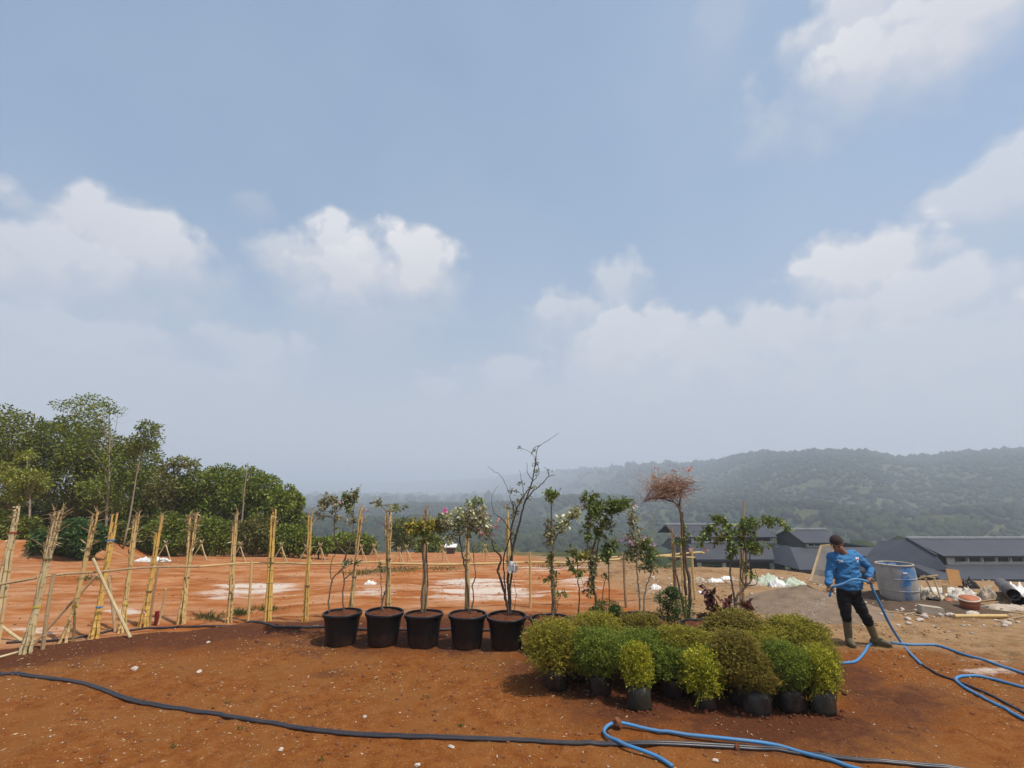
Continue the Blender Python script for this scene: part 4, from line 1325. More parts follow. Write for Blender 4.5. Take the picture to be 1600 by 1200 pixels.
PX = [531.5, 597, 660.5, 729.5, 792]
PB = [1012, 1013, 1015, 1017, 1018]
RW = [.305, .300, .305, .300, .312]
lab = ['black plastic pot at the left end of the front row', 'black plastic pot, second from the left in the front row', 'black plastic pot in the middle of the front row',
       'black plastic pot, fourth from the left in the front row', 'black plastic pot next to the clipped bushes']
tops = []
for i in range(5):
    p = ground_px(PX[i], PB[i])
    c = Vector((p.x * (p.y + .21) / p.y, p.y + .21, 0)); c.z = hz(c.x, c.y) - .006
    tops.append(make_pot(lab[i], c, RW[i], .47, i))
def back_pot(label, px, py, seed):
    # rim centre seen at px,py
    c = on_level(px, py, .46); c.z = hz(c.x, c.y) - .006
    return make_pot(label, c, .32, .47, seed)
t6 = back_pot('black plastic pot half hidden behind the leftmost clipped bush', 861, 966, 6)
t7 = back_pot('black plastic pot behind the clipped bushes under the mauve-flowered plant', 1003, 964, 7)
t8 = back_pot('small part of a black pot behind the dark green shrub', 1099, 976, 8)


# ------------------------------------------------------------------ potted and staked plants
def plant(name, label, Y, base, stems, crowns=(), flowers=(), bark='bark', seed=0, cat='plant', leaf=.045, twig_n=0, group='flowering plants and saplings along the rail', twigmat=None):
    """stems: (polyline px, r0, r1); crowns: (px, py, rx, ry, n, material); flowers: (px, py, n, material)."""
    rng = np.random.default_rng(seed + 3000)
    b0 = at_depth(stems[0][0][0][0], stems[0][0][0][1], Y)
    if base is not None: b0.z = base
    o = empty(name, b0, label, cat, group)
    ends = []
    for (pl, r0, r1) in stems:
        off = rng.uniform(-.02, .02); dr = rng.uniform(-.10, .10)
        P = []
        for q, (px, py) in enumerate(pl):
            t = q / max(1, len(pl) - 1)
            P.append(at_depth(px, py, Y + off + dr * t))
        if base is not None and pl[0][1] > 930: P[0].z = base - .03
        S = spline(P, 6)
        S = [p + Vector((rng.normal(), rng.normal(), rng.normal())) * .004 for p in S]
        m = len(S)
        MB().tube(S, [(r0 + (r1 - r0) * i / (m - 1)) * rng.uniform(.9, 1.12) for i in range(m)], 6).build('stem', M[bark], o, True)
        ends += S[m // 3:]
    k = Y / F_PX / 1.06
    by = {}
    tw = MB()
    for (px, py, rx, ry, n, mat) in crowns:
        c = np.array(at_depth(px, py, Y)); R = np.array([rx * k, rx * k * .8, ry * k])
        # little sprays: twigs from the nearest stem, leaves strung along them
        n = int(n * 1.5)
        ns = max(3, n // 13)
        u = unit(rng.normal(size=(ns, 3)))
        tipp = c + u * R * (.45 + .6 * rng.random((ns, 1)))
        per = n // ns
        PP, DD = [], []
        E = np.array([list(e) for e in ends])
        for q in range(ns):
            d = np.linalg.norm(E - (c * .6 + tipp[q] * .4), axis=1)
            a = E[np.argsort(d)[min(len(d) - 1, rng.integers(3))]]
            t_ = tipp[q]
            L = np.linalg.norm(t_ - a)
            if L > 1.0: a = c + (t_ - c) * .1
            mid = (a + t_) / 2 + rng.normal(size=3) * L * .12 + np.array([0, 0, .08 * L])
            tw.tube([a, mid, t_], [.006, .0045, .0025], 4, False)
            s = rng.random(per) ** .55
            pp = ((1 - s)[:, None] ** 2) * a + (2 * s * (1 - s))[:, None] * mid + (s ** 2)[:, None] * t_
            far = np.linalg.norm((pp - c) / R, axis=1) < 1.25
            pp = np.where(far[:, None], pp, t_ + rng.normal(size=(per, 3)) * R * .25)
            PP.append(pp + rng.normal(size=(per, 3)) * .018)
            dd = (t_ - a) / max(L, .01) * .4 + rng.normal(size=(per, 3)) * .7 + np.array([0, 0, -.15])
            DD.append(dd)
        by.setdefault(mat, []).append((np.concatenate(PP), np.concatenate(DD)))
    for mat, ls in by.items():
        P = np.concatenate([a for a, _ in ls]); D = np.concatenate([d for _, d in ls])
        L = leaf * 1.22 * rng.uniform(.6, 1.35, len(P))
        build_leaves('leaves', P, D, L, L * .58, M[mat], o, rng)
    if tw.v:
        q = tw.build('twigs', M[twigmat or bark], o); q["kind"] = "stuff"
    for (px, py, n, mat) in flowers:
        c = np.array(at_depth(px, py, Y - .05 + rng.uniform(-.08, .05)))
        P = c + rng.normal(size=(n, 3)) * np.array([.024, .024, .018])
        V, Fc = leaf_arrays(P, rng.normal(size=(n, 3)) + np.array([0, -.3, .5]), rng.uniform(.028, .048, n), .034, rng)
        mesh_np('flower', V, Fc, M[mat], o, attrs={'rnd': np.repeat(rng.random(n), 2)})
    return o, ends, rng


Yp = [(t.y) for t in tops]
zt = [t.z for t in tops]
plant('flowering_plant', 'sparse greyish plant with two twisting stems in the leftmost pot', Yp[0], zt[0],
      [([(515, 956), (514, 935), (520, 905), (535, 888), (540, 868), (525, 845), (522, 820), (527, 790)], .014, .006), ([(537, 958), (536, 930), (538, 905), (534, 888)], .013, .009),
       ([(538, 905), (552, 892), (556, 870), (554, 845)], .010, .005), ([(519, 910), (516, 890), (520, 872), (530, 860)], .009, .005),
       ([(527, 795), (515, 780), (500, 772)], .006, .003), ([(534, 882), (548, 850), (553, 800), (555, 775), (565, 756)], .009, .003), ([(527, 800), (540, 785), (548, 778)], .006, .003)],
      [(512, 788, 22, 18, 190, 'leaf_grey'), (540, 785, 20, 16, 170, 'leaf_boug'), (553, 775, 13, 14, 110, 'leaf_grey'), (500, 800, 9, 14, 50, 'leaf_grey'), (535, 815, 22, 16, 80, 'leaf_grey'), (548, 880, 14, 10, 60, 'leaf_grey')],
      [(572, 798, 10, 'flower_mauve'), (536, 782, 5, 'flower_pink')], 'bark', 1)
plant('flowering_plant', 'thin almost leafless plant hugging the stake in the second pot', Yp[1], zt[1],
      [([(598, 958), (598, 938), (604, 918), (606, 890), (605, 850), (604, 800)], .017, .008), ([(597, 956), (596, 925), (594, 890), (592, 870)], .009, .004), ([(604, 800), (592, 786), (586, 782)], .005, .003)],
      [(588, 786, 12, 7, 46, 'leaf_grey'), (622, 790, 16, 8, 40, 'leaf_boug'), (600, 885, 10, 10, 24, 'leaf_grey')], [], 'bark', 2)
plant('flowering_plant', 'plant with a yellowish crown in the middle pot', Yp[2], zt[2],
      [([(660, 960), (659, 930), (664, 895), (660, 860), (666, 828), (662, 805)], .022, .010), ([(664, 956), (668, 915), (667, 880), (666, 850)], .014, .010), ([(664, 830), (650, 818), (640, 815)], .007, .003), ([(664, 835), (680, 822), (695, 812)], .007, .003)],
      [(650, 824, 18, 13, 250, 'leaf_yellow'), (676, 822, 18, 16, 270, 'leaf_yellow'), (640, 826, 10, 7, 70, 'leaf_yellow'), (664, 842, 22, 12, 130, 'leaf_boug'), (690, 818, 12, 20, 100, 'leaf_boug')], [(640, 833, 4, 'leaf_yellow')], 'bark', 3)
plant('flowering_plant', 'dense cream-variegated plant with one magenta bloom in the fourth pot', Yp[3], zt[3],
      [([(733, 958), (731, 930), (728, 895), (722, 865), (718, 838), (716, 815)], .020, .009), ([(735, 957), (740, 935), (738, 915), (743, 900), (741, 880), (738, 855), (730, 840)], .012, .006), ([(720, 850), (705, 835), (695, 820)], .008, .003), ([(718, 838), (740, 822), (755, 812)], .009, .004)],
      [(712, 808, 22, 18, 330, 'leaf_varieg'), (738, 802, 24, 20, 380, 'leaf_varieg'), (756, 818, 16, 18, 200, 'leaf_varieg'), (725, 825, 24, 14, 200, 'leaf_grey'), (696, 815, 12, 14, 100, 'leaf_varieg'), (743, 781, 12, 8, 60, 'leaf_boug'), (705, 845, 14, 10, 50, 'leaf_varieg'), (762, 836, 12, 12, 60, 'leaf_grey')],
      [(695, 799, 22, 'flower_magenta'), (752, 834, 14, 'flower_pink'), (762, 806, 10, 'flower_pink'), (750, 826, 6, 'flower_pink')], 'bark', 4)
plant('flowering_plant', 'tall bare many-stemmed plant with wiry branches in the fifth pot', Yp[4], zt[4],
      [([(795, 960), (790, 935), (782, 905), (778, 890), (783, 872), (772, 858), (768, 845)], .024, .012), ([(797, 960), (796, 935), (793, 910), (797, 880), (803, 850), (812, 815), (820, 785), (832, 750), (838, 712)], .024, .008),
       ([(798, 958), (797, 920), (800, 890), (800, 860), (798, 830), (808, 795), (815, 780), (826, 765)], .018, .008), ([(790, 925), (787, 890), (787, 870), (795, 845), (803, 800), (800, 785)], .014, .006),
       ([(820, 785), (832, 768), (845, 758), (858, 744), (868, 742)], .012, .004), ([(858, 745), (856, 735), (850, 730)], .006, .003), ([(838, 712), (840, 700), (850, 692), (862, 684), (874, 676)], .006, .0025), ([(836, 715), (826, 705), (812, 700)], .004, .002),
       ([(832, 750), (824, 738), (823, 722)], .006, .003), ([(800, 835), (788, 815), (778, 806), (772, 802)], .009, .003), ([(772, 803), (768, 785), (772, 768), (780, 758)], .005, .002), ([(803, 800), (797, 775), (797, 760)], .007, .003),
       ([(795, 770), (784, 745), (770, 735), (762, 728)], .005, .002), ([(818, 780), (816, 755), (812, 735)], .007, .003), ([(830, 755), (842, 740), (840, 722)], .006, .003), ([(775, 850), (765, 840), (757, 835)], .006, .003), ([(800, 958), (806, 935), (803, 905)], .005, .004)],
      [(818, 765, 24, 34, 46, 'leaf_olive'), (800, 800, 24, 30, 46, 'leaf_olive'), (838, 730, 16, 26, 26, 'leaf_olive'), (800, 850, 16, 30, 26, 'leaf_olive'), (838, 705, 8, 8, 8, 'leaf_boug'), (812, 700, 4, 3, 4, 'leaf_boug'), (808, 775, 18, 16, 36, 'leaf_olive'), (856, 735, 5, 4, 5, 'leaf_olive')],
      [(774, 822, 16, 'flower_pink'), (780, 815, 10, 'flower_salmon'), (770, 836, 6, 'flower_pink')], 'bark_dark', 5, leaf=.035)
# plastic rag tied to the bare plant
rng = np.random.default_rng(60)
c = at_depth(801, 884, Yp[4] - .06)
rag = MB()
for q in range(4):
    a = c + Vector((rng.normal() * .03, rng.normal() * .02, rng.normal() * .03))
    w, h = rng.uniform(.035, .06), rng.uniform(.06, .15)
    gridv, gridf = [], []
    for i in range(5):
        for j in range(4):
            gridv.append(a + Vector(((j - 1.5) * w * .4 + rng.normal() * .012, rng.normal() * .018, -(i - 1) * h * .3 + rng.normal() * .01)))
    for i in range(4):
        for j in range(3): gridf.append((i * 4 + j, i * 4 + j + 1, i * 4 + j + 5, i * 4 + j + 4))
    rag.add(gridv, gridf)
o = rag.build('plastic_rag', M['plastic_white'], None, True)
tag(o, 'crumpled white plastic rag tied round the bare plant', 'rag')

plant('flowering_plant', 'leafy column plant with a whitish side branch in the half-hidden pot', t6.y, t6.z,
      [([(863, 962), (864, 930), (862, 890), (864, 850), (862, 810), (861, 775)], .022, .009), ([(863, 850), (874, 832), (888, 815), (904, 800)], .011, .004), ([(865, 945), (876, 928), (884, 918)], .007, .004)],
      [(862, 775, 13, 16, 150, 'leaf_boug'), (858, 830, 12, 28, 190, 'leaf_grey'), (863, 890, 10, 36, 90, 'leaf_olive'), (880, 820, 14, 14, 150, 'leaf_varieg'), (898, 803, 14, 9, 140, 'leaf_varieg'), (872, 930, 14, 8, 24, 'leaf_boug'), (852, 908, 8, 8, 14, 'leaf_boug')],
      [(908, 792, 5, 'flower_pink'), (863, 845, 4, 'flower_pink')], 'bark', 6)
Ys = 8.55
gz = hz(1.2, Ys)
plant('sapling', 'thin sapling with narrow leaves left of the leafy green tree', 8.4, hz(1.1, 8.4), [([(901, 985), (904, 960), (905, 930), (903, 900), (902, 870), (900, 858)], .014, .006), ([(904, 895), (894, 885), (888, 878)], .006, .003), ([(903, 885), (912, 878), (916, 868)], .006, .003)],
      [(899, 862, 12, 9, 46, 'leaf_olive'), (913, 868, 8, 8, 32, 'leaf_yellow'), (893, 884, 8, 8, 28, 'leaf_boug'), (905, 892, 10, 10, 26, 'leaf_boug')], [], 'bark_dark', 7, 'sapling', .06)
plant('flowering_plant', 'broad leafy green tree bent to the right behind the clipped bushes', 8.9, hz(1.5, 8.9),
      [([(934, 990), (932, 945), (926, 905), (924, 870), (930, 845), (938, 825), (948, 805), (962, 790)], .026, .010), ([(928, 910), (926, 880), (918, 850), (920, 820), (925, 800)], .018, .007), ([(938, 825), (925, 800), (915, 780)], .009, .004), ([(946, 808), (965, 800), (978, 795)], .009, .004), ([(928, 900), (932, 870), (936, 845)], .02, .012)],
      [(930, 795, 22, 20, 380, 'leaf_boug'), (960, 790, 22, 14, 320, 'leaf_boug'), (978, 785, 14, 10, 150, 'leaf_boug'), (915, 778, 12, 9, 80, 'leaf_boug'), (925, 830, 18, 22, 240, 'leaf_boug'), (948, 830, 16, 24, 190, 'leaf_olive'), (926, 880, 13, 26, 200, 'leaf_grey'), (924, 920, 12, 14, 60, 'leaf_olive'), (930, 772, 12, 6, 40, 'leaf_boug')],
      [(924, 816, 6, 'flower_mauve'), (920, 837, 6, 'flower_pink')], 'bark', 8, leaf=.05)
plant('sapling', 'two-stemmed green sapling right of the leafy tree', 9.1, hz(1.9, 9.1), [([(952, 972), (952, 930), (951, 890), (950, 855)], .011, .006), ([(938, 965), (942, 925), (948, 895)], .008, .005)],
      [(945, 858, 14, 14, 150, 'leaf_boug'), (958, 852, 14, 16, 150, 'leaf_boug'), (950, 875, 16, 8, 60, 'leaf_boug'), (948, 902, 6, 6, 16, 'leaf_boug')], [], 'bark_dark', 9, 'sapling', .05)
plant('flowering_plant', 'greyish plant with mauve blooms in the pot behind the clipped bushes', t7.y, t7.z,
      [([(1001, 962), (999, 930), (996, 905), (995, 880), (994, 845), (990, 815)], .016, .007), ([(1006, 962), (1007, 935), (1012, 910), (1018, 890), (1015, 860)], .014, .007), ([(995, 870), (1005, 850), (1018, 830), (1020, 800)], .008, .003), ([(994, 850), (985, 830), (982, 800)], .006, .003)],
      [(992, 855, 18, 24, 280, 'leaf_grey'), (1012, 860, 16, 22, 260, 'leaf_boug'), (978, 865, 10, 10, 60, 'leaf_grey'), (990, 815, 12, 18, 80, 'leaf_grey'), (1010, 885, 14, 10, 90, 'leaf_grey'), (985, 790, 8, 14, 24, 'leaf_grey')],
      [(968, 846, 14, 'flower_mauve'), (985, 848, 18, 'flower_mauve'), (1006, 842, 10, 'flower_pink'), (1022, 851, 14, 'flower_mauve'), (993, 791, 10, 'flower_mauve'), (978, 840, 8, 'flower_pink')], 'bark_pale', 10)
# pink-topped tree with a broom of bare twigs
o, ends, rng = plant('flowering_tree', 'tall tree with a broom of bare reddish twigs and pink blooms on top', 9.0, hz(3.1, 9.0),
      [([(1074, 975), (1078, 925), (1074, 890), (1070, 865), (1068, 830), (1066, 800)], .030, .020), ([(1070, 940), (1060, 912), (1055, 890), (1056, 870)], .020, .009), ([(1072, 930), (1069, 890), (1067, 855), (1064, 812), (1062, 795)], .022, .016),
       ([(1064, 800), (1058, 788), (1045, 782), (1030, 778), (1015, 780), (1004, 785)], .014, .004), ([(1062, 795), (1063, 775), (1068, 762), (1078, 755), (1086, 752)], .015, .006), ([(1058, 790), (1040, 770), (1030, 755)], .009, .003), ([(1062, 790), (1050, 770), (1045, 748)], .008, .003), ([(1064, 780), (1062, 760), (1055, 740)], .007, .003)],
      [(1060, 846, 14, 8, 50, 'leaf_boug'), (1072, 835, 6, 12, 30, 'leaf_boug')],
      [(1078, 734, 22, 'flower_salmon'), (1055, 737, 10, 'flower_pink'), (1028, 734, 10, 'flower_pink'), (1020, 747, 14, 'flower_salmon'), (1042, 745, 8, 'flower_pink'), (1076, 765, 5, 'flower_pink'), (1068, 733, 6, 'flower_pink'), (1080, 858, 8, 'flower_salmon')], 'bark', 11, 'tree')
tw = MB()
kk = 9.0 / F_PX / 1.06
for q in range(600):
    a = ends[rng.integers(len(ends))] if q % 3 else at_depth(rng.uniform(1015, 1075), rng.uniform(755, 785), 9.0 + rng.normal() * .15)
    if a.z < at_depth(1064, 800, 9.0).z: continue
    e = at_depth(1042 + rng.normal() * 29, 757 + rng.normal() * 13, 9.0 + rng.normal() * .22)
    d = (e - a)
    if d.length > .5: d = d * (.5 / d.length)
    m_ = a + d * .5 + Vector((rng.normal(), rng.normal(), rng.normal())) * .05
    tw.tube([a, m_, a + d], [.0045, .0035, .002], 3, False)
q = tw.build('twigs', M['twig_red'], o); q["kind"] = "stuff"
P = np.array([list(at_depth(1042 + rng.normal() * 22, 752 + rng.normal() * 10, 9 + rng.normal() * .18)) for _ in range(420)])
build_leaves('dry_leaves', P, rng.normal(size=(420, 3)), rng.uniform(.025, .045, 420), .014, M['straw'] if False else M['flower_dry'] if 'flower_dry' in M else M['dry_leaf'], o, rng)

plant('flowering_tree', 'branching leafy tree at the right end of the row', 8.6, hz(4.0, 8.6),
      [([(1151, 985), (1149, 945), (1153, 930), (1160, 922), (1165, 912), (1166, 880), (1164, 850), (1163, 820)], .026, .010), ([(1150, 950), (1146, 925), (1141, 895), (1142, 870), (1140, 845), (1135, 825)], .018, .007),
       ([(1156, 926), (1168, 914), (1174, 905), (1172, 880), (1172, 845), (1176, 815)], .014, .006), ([(1165, 915), (1180, 914), (1184, 905), (1180, 890)], .010, .004), ([(1163, 915), (1157, 900), (1159, 870), (1154, 850)], .012, .006), ([(1165, 850), (1182, 830), (1200, 815), (1215, 812)], .007, .003), ([(1140, 850), (1125, 830), (1108, 822)], .007, .003), ([(1160, 890), (1150, 870), (1147, 860)], .008, .005), ([(1140, 835), (1130, 812), (1122, 805)], .006, .003)],
      [(1120, 812, 15, 9, 110, 'leaf_boug'), (1108, 832, 16, 10, 100, 'leaf_boug'), (1140, 830, 16, 18, 150, 'leaf_boug'), (1165, 825, 16, 18, 190, 'leaf_boug'), (1185, 812, 16, 9, 90, 'leaf_boug'), (1212, 816, 16, 7, 70, 'leaf_boug'), (1170, 850, 18, 14, 160, 'leaf_boug'), (1190, 858, 16, 10, 80, 'leaf_boug'),
       (1142, 862, 14, 16, 110, 'leaf_boug'), (1235, 824, 9, 6, 24, 'leaf_boug'), (1170, 890, 10, 12, 40, 'leaf_boug'), (1095, 845, 12, 10, 40, 'leaf_boug'), (1125, 845, 12, 8, 50, 'leaf_olive')],
      [(1104, 860, 8, 'flower_salmon')], 'bark', 12, 'tree', leaf=.055)
plant('maroon_plant', 'dark maroon broad-leaved plant beside the right leafy tree', 8.25, hz(3.4, 8.25),
      [([(1118, 985), (1122, 950), (1112, 928), (1106, 920)], .009, .005), ([(1120, 980), (1132, 948), (1138, 940)], .008, .004), ([(1160, 972), (1166, 955), (1168, 945)], .007, .004), ([(1112, 975), (1098, 962), (1092, 958)], .006, .003)],
      [(1106, 924, 5, 9, 16, 'leaf_maroon'), (1111, 932, 5, 5, 10, 'leaf_maroon'), (1115, 952, 12, 7, 34, 'leaf_maroon'), (1135, 945, 8, 7, 20, 'leaf_maroon'), (1168, 946, 6, 6, 16, 'leaf_maroon'), (1103, 965, 10, 7, 24, 'leaf_maroon')], [], 'bark_dark', 13, leaf=.10)


# ------------------------------------------------------------------ clipped bushes in nursery bags
def bush_mesh(name, seed, w, h, n, leaf, mat, ragged=.22, up=.30):
    """dome of fine sprigs, unit placed at the origin; returns mesh"""
    rng = np.random.default_rng(seed)
    ns = n // 7
    u = unit(rng.normal(size=(ns, 3)) + np.array([0, 0, .25]))
    lump = 1 + ragged * 2.0 * (vnoise(u[:, 0] * 2.3 + seed, u[:, 1] * 2.3 + u[:, 2] * 1.9, seed) - .5) + ragged * 1.4 * (vnoise(u[:, 0] * 5.5 + seed, u[:, 1] * 5.5 + u[:, 2] * 5, seed + 9) - .5)
    rad = (1 - .6 * rng.random(ns) ** 1.6) * lump
    R = np.array([w / 2, w / 2 * .92, h / 2])
    shoot = rng.random(ns) > .965                         # stray shoots past the outline
    rad = np.where(shoot, lump * rng.uniform(1.02, 1.22, ns), rad)
    base = u * rad[:, None] * R * .90 + np.array([0, 0, h / 2])
    d = unit(u * .8 + np.array([0, 0, up]) + rng.normal(size=(ns, 3)) * .35)
    P, D = [], []
    for q in range(7):
        s = q / 7 * leaf * 2.4
        P.append(base + d * s + rng.normal(size=(ns, 3)) * leaf * .22)
        D.append(d * .8 + rng.normal(size=(ns, 3)) * .6)
    P = np.concatenate(P); D = np.concatenate(D)
    L = leaf * rng.uniform(.7, 1.3, len(P))
    V, Fc = leaf_arrays(P, D, L, L * .55, rng)
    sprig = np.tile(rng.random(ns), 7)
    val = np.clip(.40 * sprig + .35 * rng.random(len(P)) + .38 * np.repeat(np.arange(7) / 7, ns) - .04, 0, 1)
    me_o = mesh_np(name, V, Fc, M[mat], None, attrs={'rnd': np.repeat(val, 2)})
    me = me_o.data
    bpy.data.objects.remove(me_o)
    return me


VAR = {}
for key, (sd, w, h, n, lf, mt) in dict(olive=(1, 1, .92, 36000, .025, 'bush_olive'), olive2=(2, 1, .85, 36000, .025, 'bush_olive'), brown=(3, 1, .9, 36000, .025, 'bush_brown'),
                                       green=(4, 1, .9, 34000, .026, 'bush_green'), lime=(5, 1, 1.05, 11000, .048, 'bush_lime')).items():
    VAR[key] = bush_mesh('foliage', sd, w, h, n, lf, mt)


def bush(label, px, py_base, w_px, var, h_top_px, bag=None, seed=0, bag_r=.13, bag_h=.23, Y=None, lift=None):
    """py_base: ground line under the bush, h_top_px: where its top shows."""
    rng = np.random.default_rng(seed + 80)
    b = ground_px(px, py_base)
    k = b.y / F_PX / ray(CX, py_base).y * 1.0
    t = at_depth(px, h_top_px, b.y)
    o = empty('clipped_bush', b, label, 'bush', 'clipped bushes in nursery bags')
    w = w_px * k * (1.02 if var == 'lime' else 1.17)
    z0 = bag_h * (.66 if var == 'lime' else .82) if lift is None else lift
    hh = (t.z - b.z) - z0
    f = bpy.data.objects.new('foliage', VAR[var])
    link(f, o); f["kind"] = "stuff"
    base_h = {'olive': .92, 'olive2': .85, 'brown': .9, 'green': .9, 'lime': 1.05}[var]
    f.location = (0, 0, z0)
    f.scale = (w, w, hh / base_h)
    f.rotation_euler.z = rng.uniform(0, 6.28)
    st = MB()
    for q in range(5):
        a = rng.uniform(0, 6.28)
        e = b + Vector((math.cos(a) * w * .32, math.sin(a) * w * .32, z0 + hh * rng.uniform(.35, .8)))
        st.tube([b + Vector((0, 0, bag_h * .8)), b.lerp(e, .6) + Vector((0, 0, .04)), e], [.010, .008, .004], 5)
    st.build('stem', M['bark_dark'], o)
    if bag:
        prof = [(bag_r * .92, -.02), (bag_r * 1.02, .05), (bag_r * .99, bag_h * .45), (bag_r * 1.03, bag_h * .7), (bag_r * .86, bag_h * .95), (bag_r * .70, bag_h * 1.02), (bag_r * .6, bag_h * .93)]
        MB().lathe(b, prof, 34, True, .12, seed).build('nursery_bag', M[bag], o, True)
    # crumbs of dark soil spilled round the foot
    sp = MB()
    for q in range(26):
        a = rng.uniform(0, 6.28); rr = bag_r * rng.uniform(.9, 1.7)
        x, y = b.x + math.cos(a) * rr, b.y + math.sin(a) * rr
        sp.blob((x, y, hz(x, y) + .004), rng.uniform(.008, .028), int(rng.integers(1e6)), .3, 1)
    q = sp.build('spilled_soil', M['pot_soil'], o); q["kind"] = "stuff"
    return o


BU = bush
# back rows first
BU('clipped bush in the back row above the leftmost one', 932, 1042, 78, 'olive', 957, 'bag_black', 1)
BU('clipped bush in the back row below the small dark shrub', 1003, 1045, 88, 'brown', 960, 'bag_black', 2)
BU('clipped bush in the back row right of the dark green shrub', 1165, 1050, 112, 'brown', 958, 'bag_black', 3)
BU('clipped bush at the far right of the back row', 1248, 1052, 98, 'olive2', 962, 'bag_black', 4)
BU('clipped bush in the back row between two brownish ones', 1210, 1060, 96, 'olive', 975, 'bag_black', 5)
BU('clipped bush tucked behind the leftmost pair', 900, 1060, 74, 'brown', 972, 'bag_black', 17)
BU('clipped bush behind the bright lime-yellow front one', 1118, 1072, 82, 'olive', 985, 'bag_black', 18)
BU('clipped bush between the tall brownish and the right green one', 1200, 1084, 76, 'olive2', 990, 'bag_black', 19)
BU('clipped bush behind the small lime-yellow one', 1008, 1074, 78, 'green', 986, 'bag_black', 20)
BU('clipped olive bush in the middle of the group', 1072, 1068, 84, 'olive2', 978, 'bag_black', 6)
BU('clipped green bush at the left end of the group', 868, 1075, 86, 'olive', 968, 'bag_black', 7)
BU('rounded clipped bush, second from the left in front', 938, 1083, 80, 'green', 982, 'bag_black', 8)
BU('shaded clipped bush between the two lime-yellow ones', 1052, 1088, 72, 'green', 1010, 'bag_black', 9)
BU('tall brownish clipped bush right of centre', 1160, 1098, 92, 'brown', 988, 'bag_black', 10)
BU('small lime-yellow bush in a torn green bag', 999, 1106, 50, 'lime', 1006, 'bag_green', 11, .13, .24)
BU('bright lime-yellow bush at the front centre', 1101, 1106, 66, 'lime', 1016, 'bag_black', 12, .12, .17, lift=.10)
BU('dark clipped bush in a grey bag at the front', 1184, 1112, 66, 'brown', 1022, 'bag_grey', 13, .14, .23)
BU('green clipped bush in a black bag at the front right', 1236, 1108, 74, 'green', 1003, 'bag_black', 14, .15, .24)
BU('yellow-green clipped bush at the right front corner', 1286, 1112, 60, 'lime', 1014, 'bag_green', 15, .14, .24)
BU('low clipped bush behind the right front corner', 1288, 1078, 56, 'olive', 1003, 'bag_black', 16)


# darker small shrubs behind the bushes
def dark_shrub(label, Y, lobes, seed, n=900):
    rng = np.random.default_rng(seed)
    b = at_depth(lobes[0][0], 985, Y); b.z = hz(b.x, Y)
    o = empty('dark_shrub', b, label, 'shrub', 'dark green shrubs behind the bushes')
    k = Y / F_PX / 1.06
    P, D = [], []
    mb = MB()
    for (px, py, rx, ry) in lobes:
        c = np.array(at_depth(px, py, Y + rng.normal() * .05)); R = np.array([rx, rx, ry]) * k
        u = unit(rng.normal(size=(n, 3)))
        P.append(c + u * R * (.5 + .55 * rng.random((n, 1)))); D.append(u + rng.normal(size=(n, 3)) * .6 + np.array([0, 0, .3]))
        mb.tube([b, (b + Vector(c)) / 2 + Vector((rng.normal() * .03, 0, 0)), Vector(c)], [.014, .011, .006], 5)
    mb.build('stem', M['bark_dark'], o)
    P = np.concatenate(P); D = np.concatenate(D)
    build_leaves('leaves', P, D, rng.uniform(.022, .042, len(P)), .016, M['leaf_juniper'], o, rng)
dark_shrub('small dark green shrub left, above the back bushes', 8.35, [(948, 950, 20, 12), (932, 958, 14, 8), (962, 955, 10, 8)], 71, 700)
dark_shrub('larger dark green shrub with white-tipped leaves in the middle', 8.15, [(1040, 935, 16, 11), (1060, 945, 22, 14), (1062, 966, 26, 16), (1045, 960, 18, 12), (1050, 925, 9, 7)], 72, 650)
dark_shrub('low dark green shrub under the right leafy tree', 8.2, [(1132, 962, 16, 10), (1148, 960, 12, 8)], 73, 500)


# ------------------------------------------------------------------ the man watering
def capsule(mb, p0, r0, p1, r1, n=14, flat=None):
    """tapered capsule; flat=(dir, k) squashes across dir"""
    p0, p1 = Vector(p0), Vector(p1)
    d = p1 - p0
    L = d.length
    d = d / L if L > 1e-6 else Vector((0, 0, 1))
    s = d.cross(Vector((0.2, 1, 0.1)));
    if s.length < .05: s = d.cross(Vector((1, 0, 0)))
    s.normalize(); u = s.cross(d)
    rings = [(-1, 0)] + [(-math.cos(a), math.sin(a)) for a in (.35, .75, 1.15, 1.57)]
    prof = [(p0 + d * (c * r0), r0 * max(q, .03)) for c, q in rings]
    prof += [(p1 - d * (c * r1), r1 * max(q, .03)) for c, q in rings[::-1]]
    vs, fs = [], []
    for c, r in prof:
        for k in range(n):
            a = 2 * math.pi * k / n
            o = (s * math.cos(a) + u * math.sin(a)) * r
            if flat is not None:
                o = o - flat[0] * (o.dot(flat[0]) * (1 - flat[1]))
            vs.append(c + o)
    m = len(prof)
    for i in range(m - 1):
        for k in range(n):
            fs.append((i * n + k, i * n + (k + 1) % n, (i + 1) * n + (k + 1) % n, (i + 1) * n + k))
    fs.append(tuple(range(n - 1, -1, -1))); fs.append(tuple((m - 1) * n + k for k in range(n)))
    mb.add(vs, fs)


def ellipsoid(mb, c, r, ax=None):
    bm = bmesh.new(); bmesh.ops.create_icosphere(bm, subdivisions=3, radius=1.0)
    A = ax or (Vector((1, 0, 0)), Vector((0, 1, 0)), Vector((0, 0, 1)))
    vs = [Vector(c) + A[0] * (v.co.x * r[0]) + A[1] * (v.co.y * r[1]) + A[2] * (v.co.z * r[2]) for v in bm.verts]
    fs = [tuple(v.index for v in f.verts) for f in bm.faces]
    bm.free(); mb.add(vs, fs)


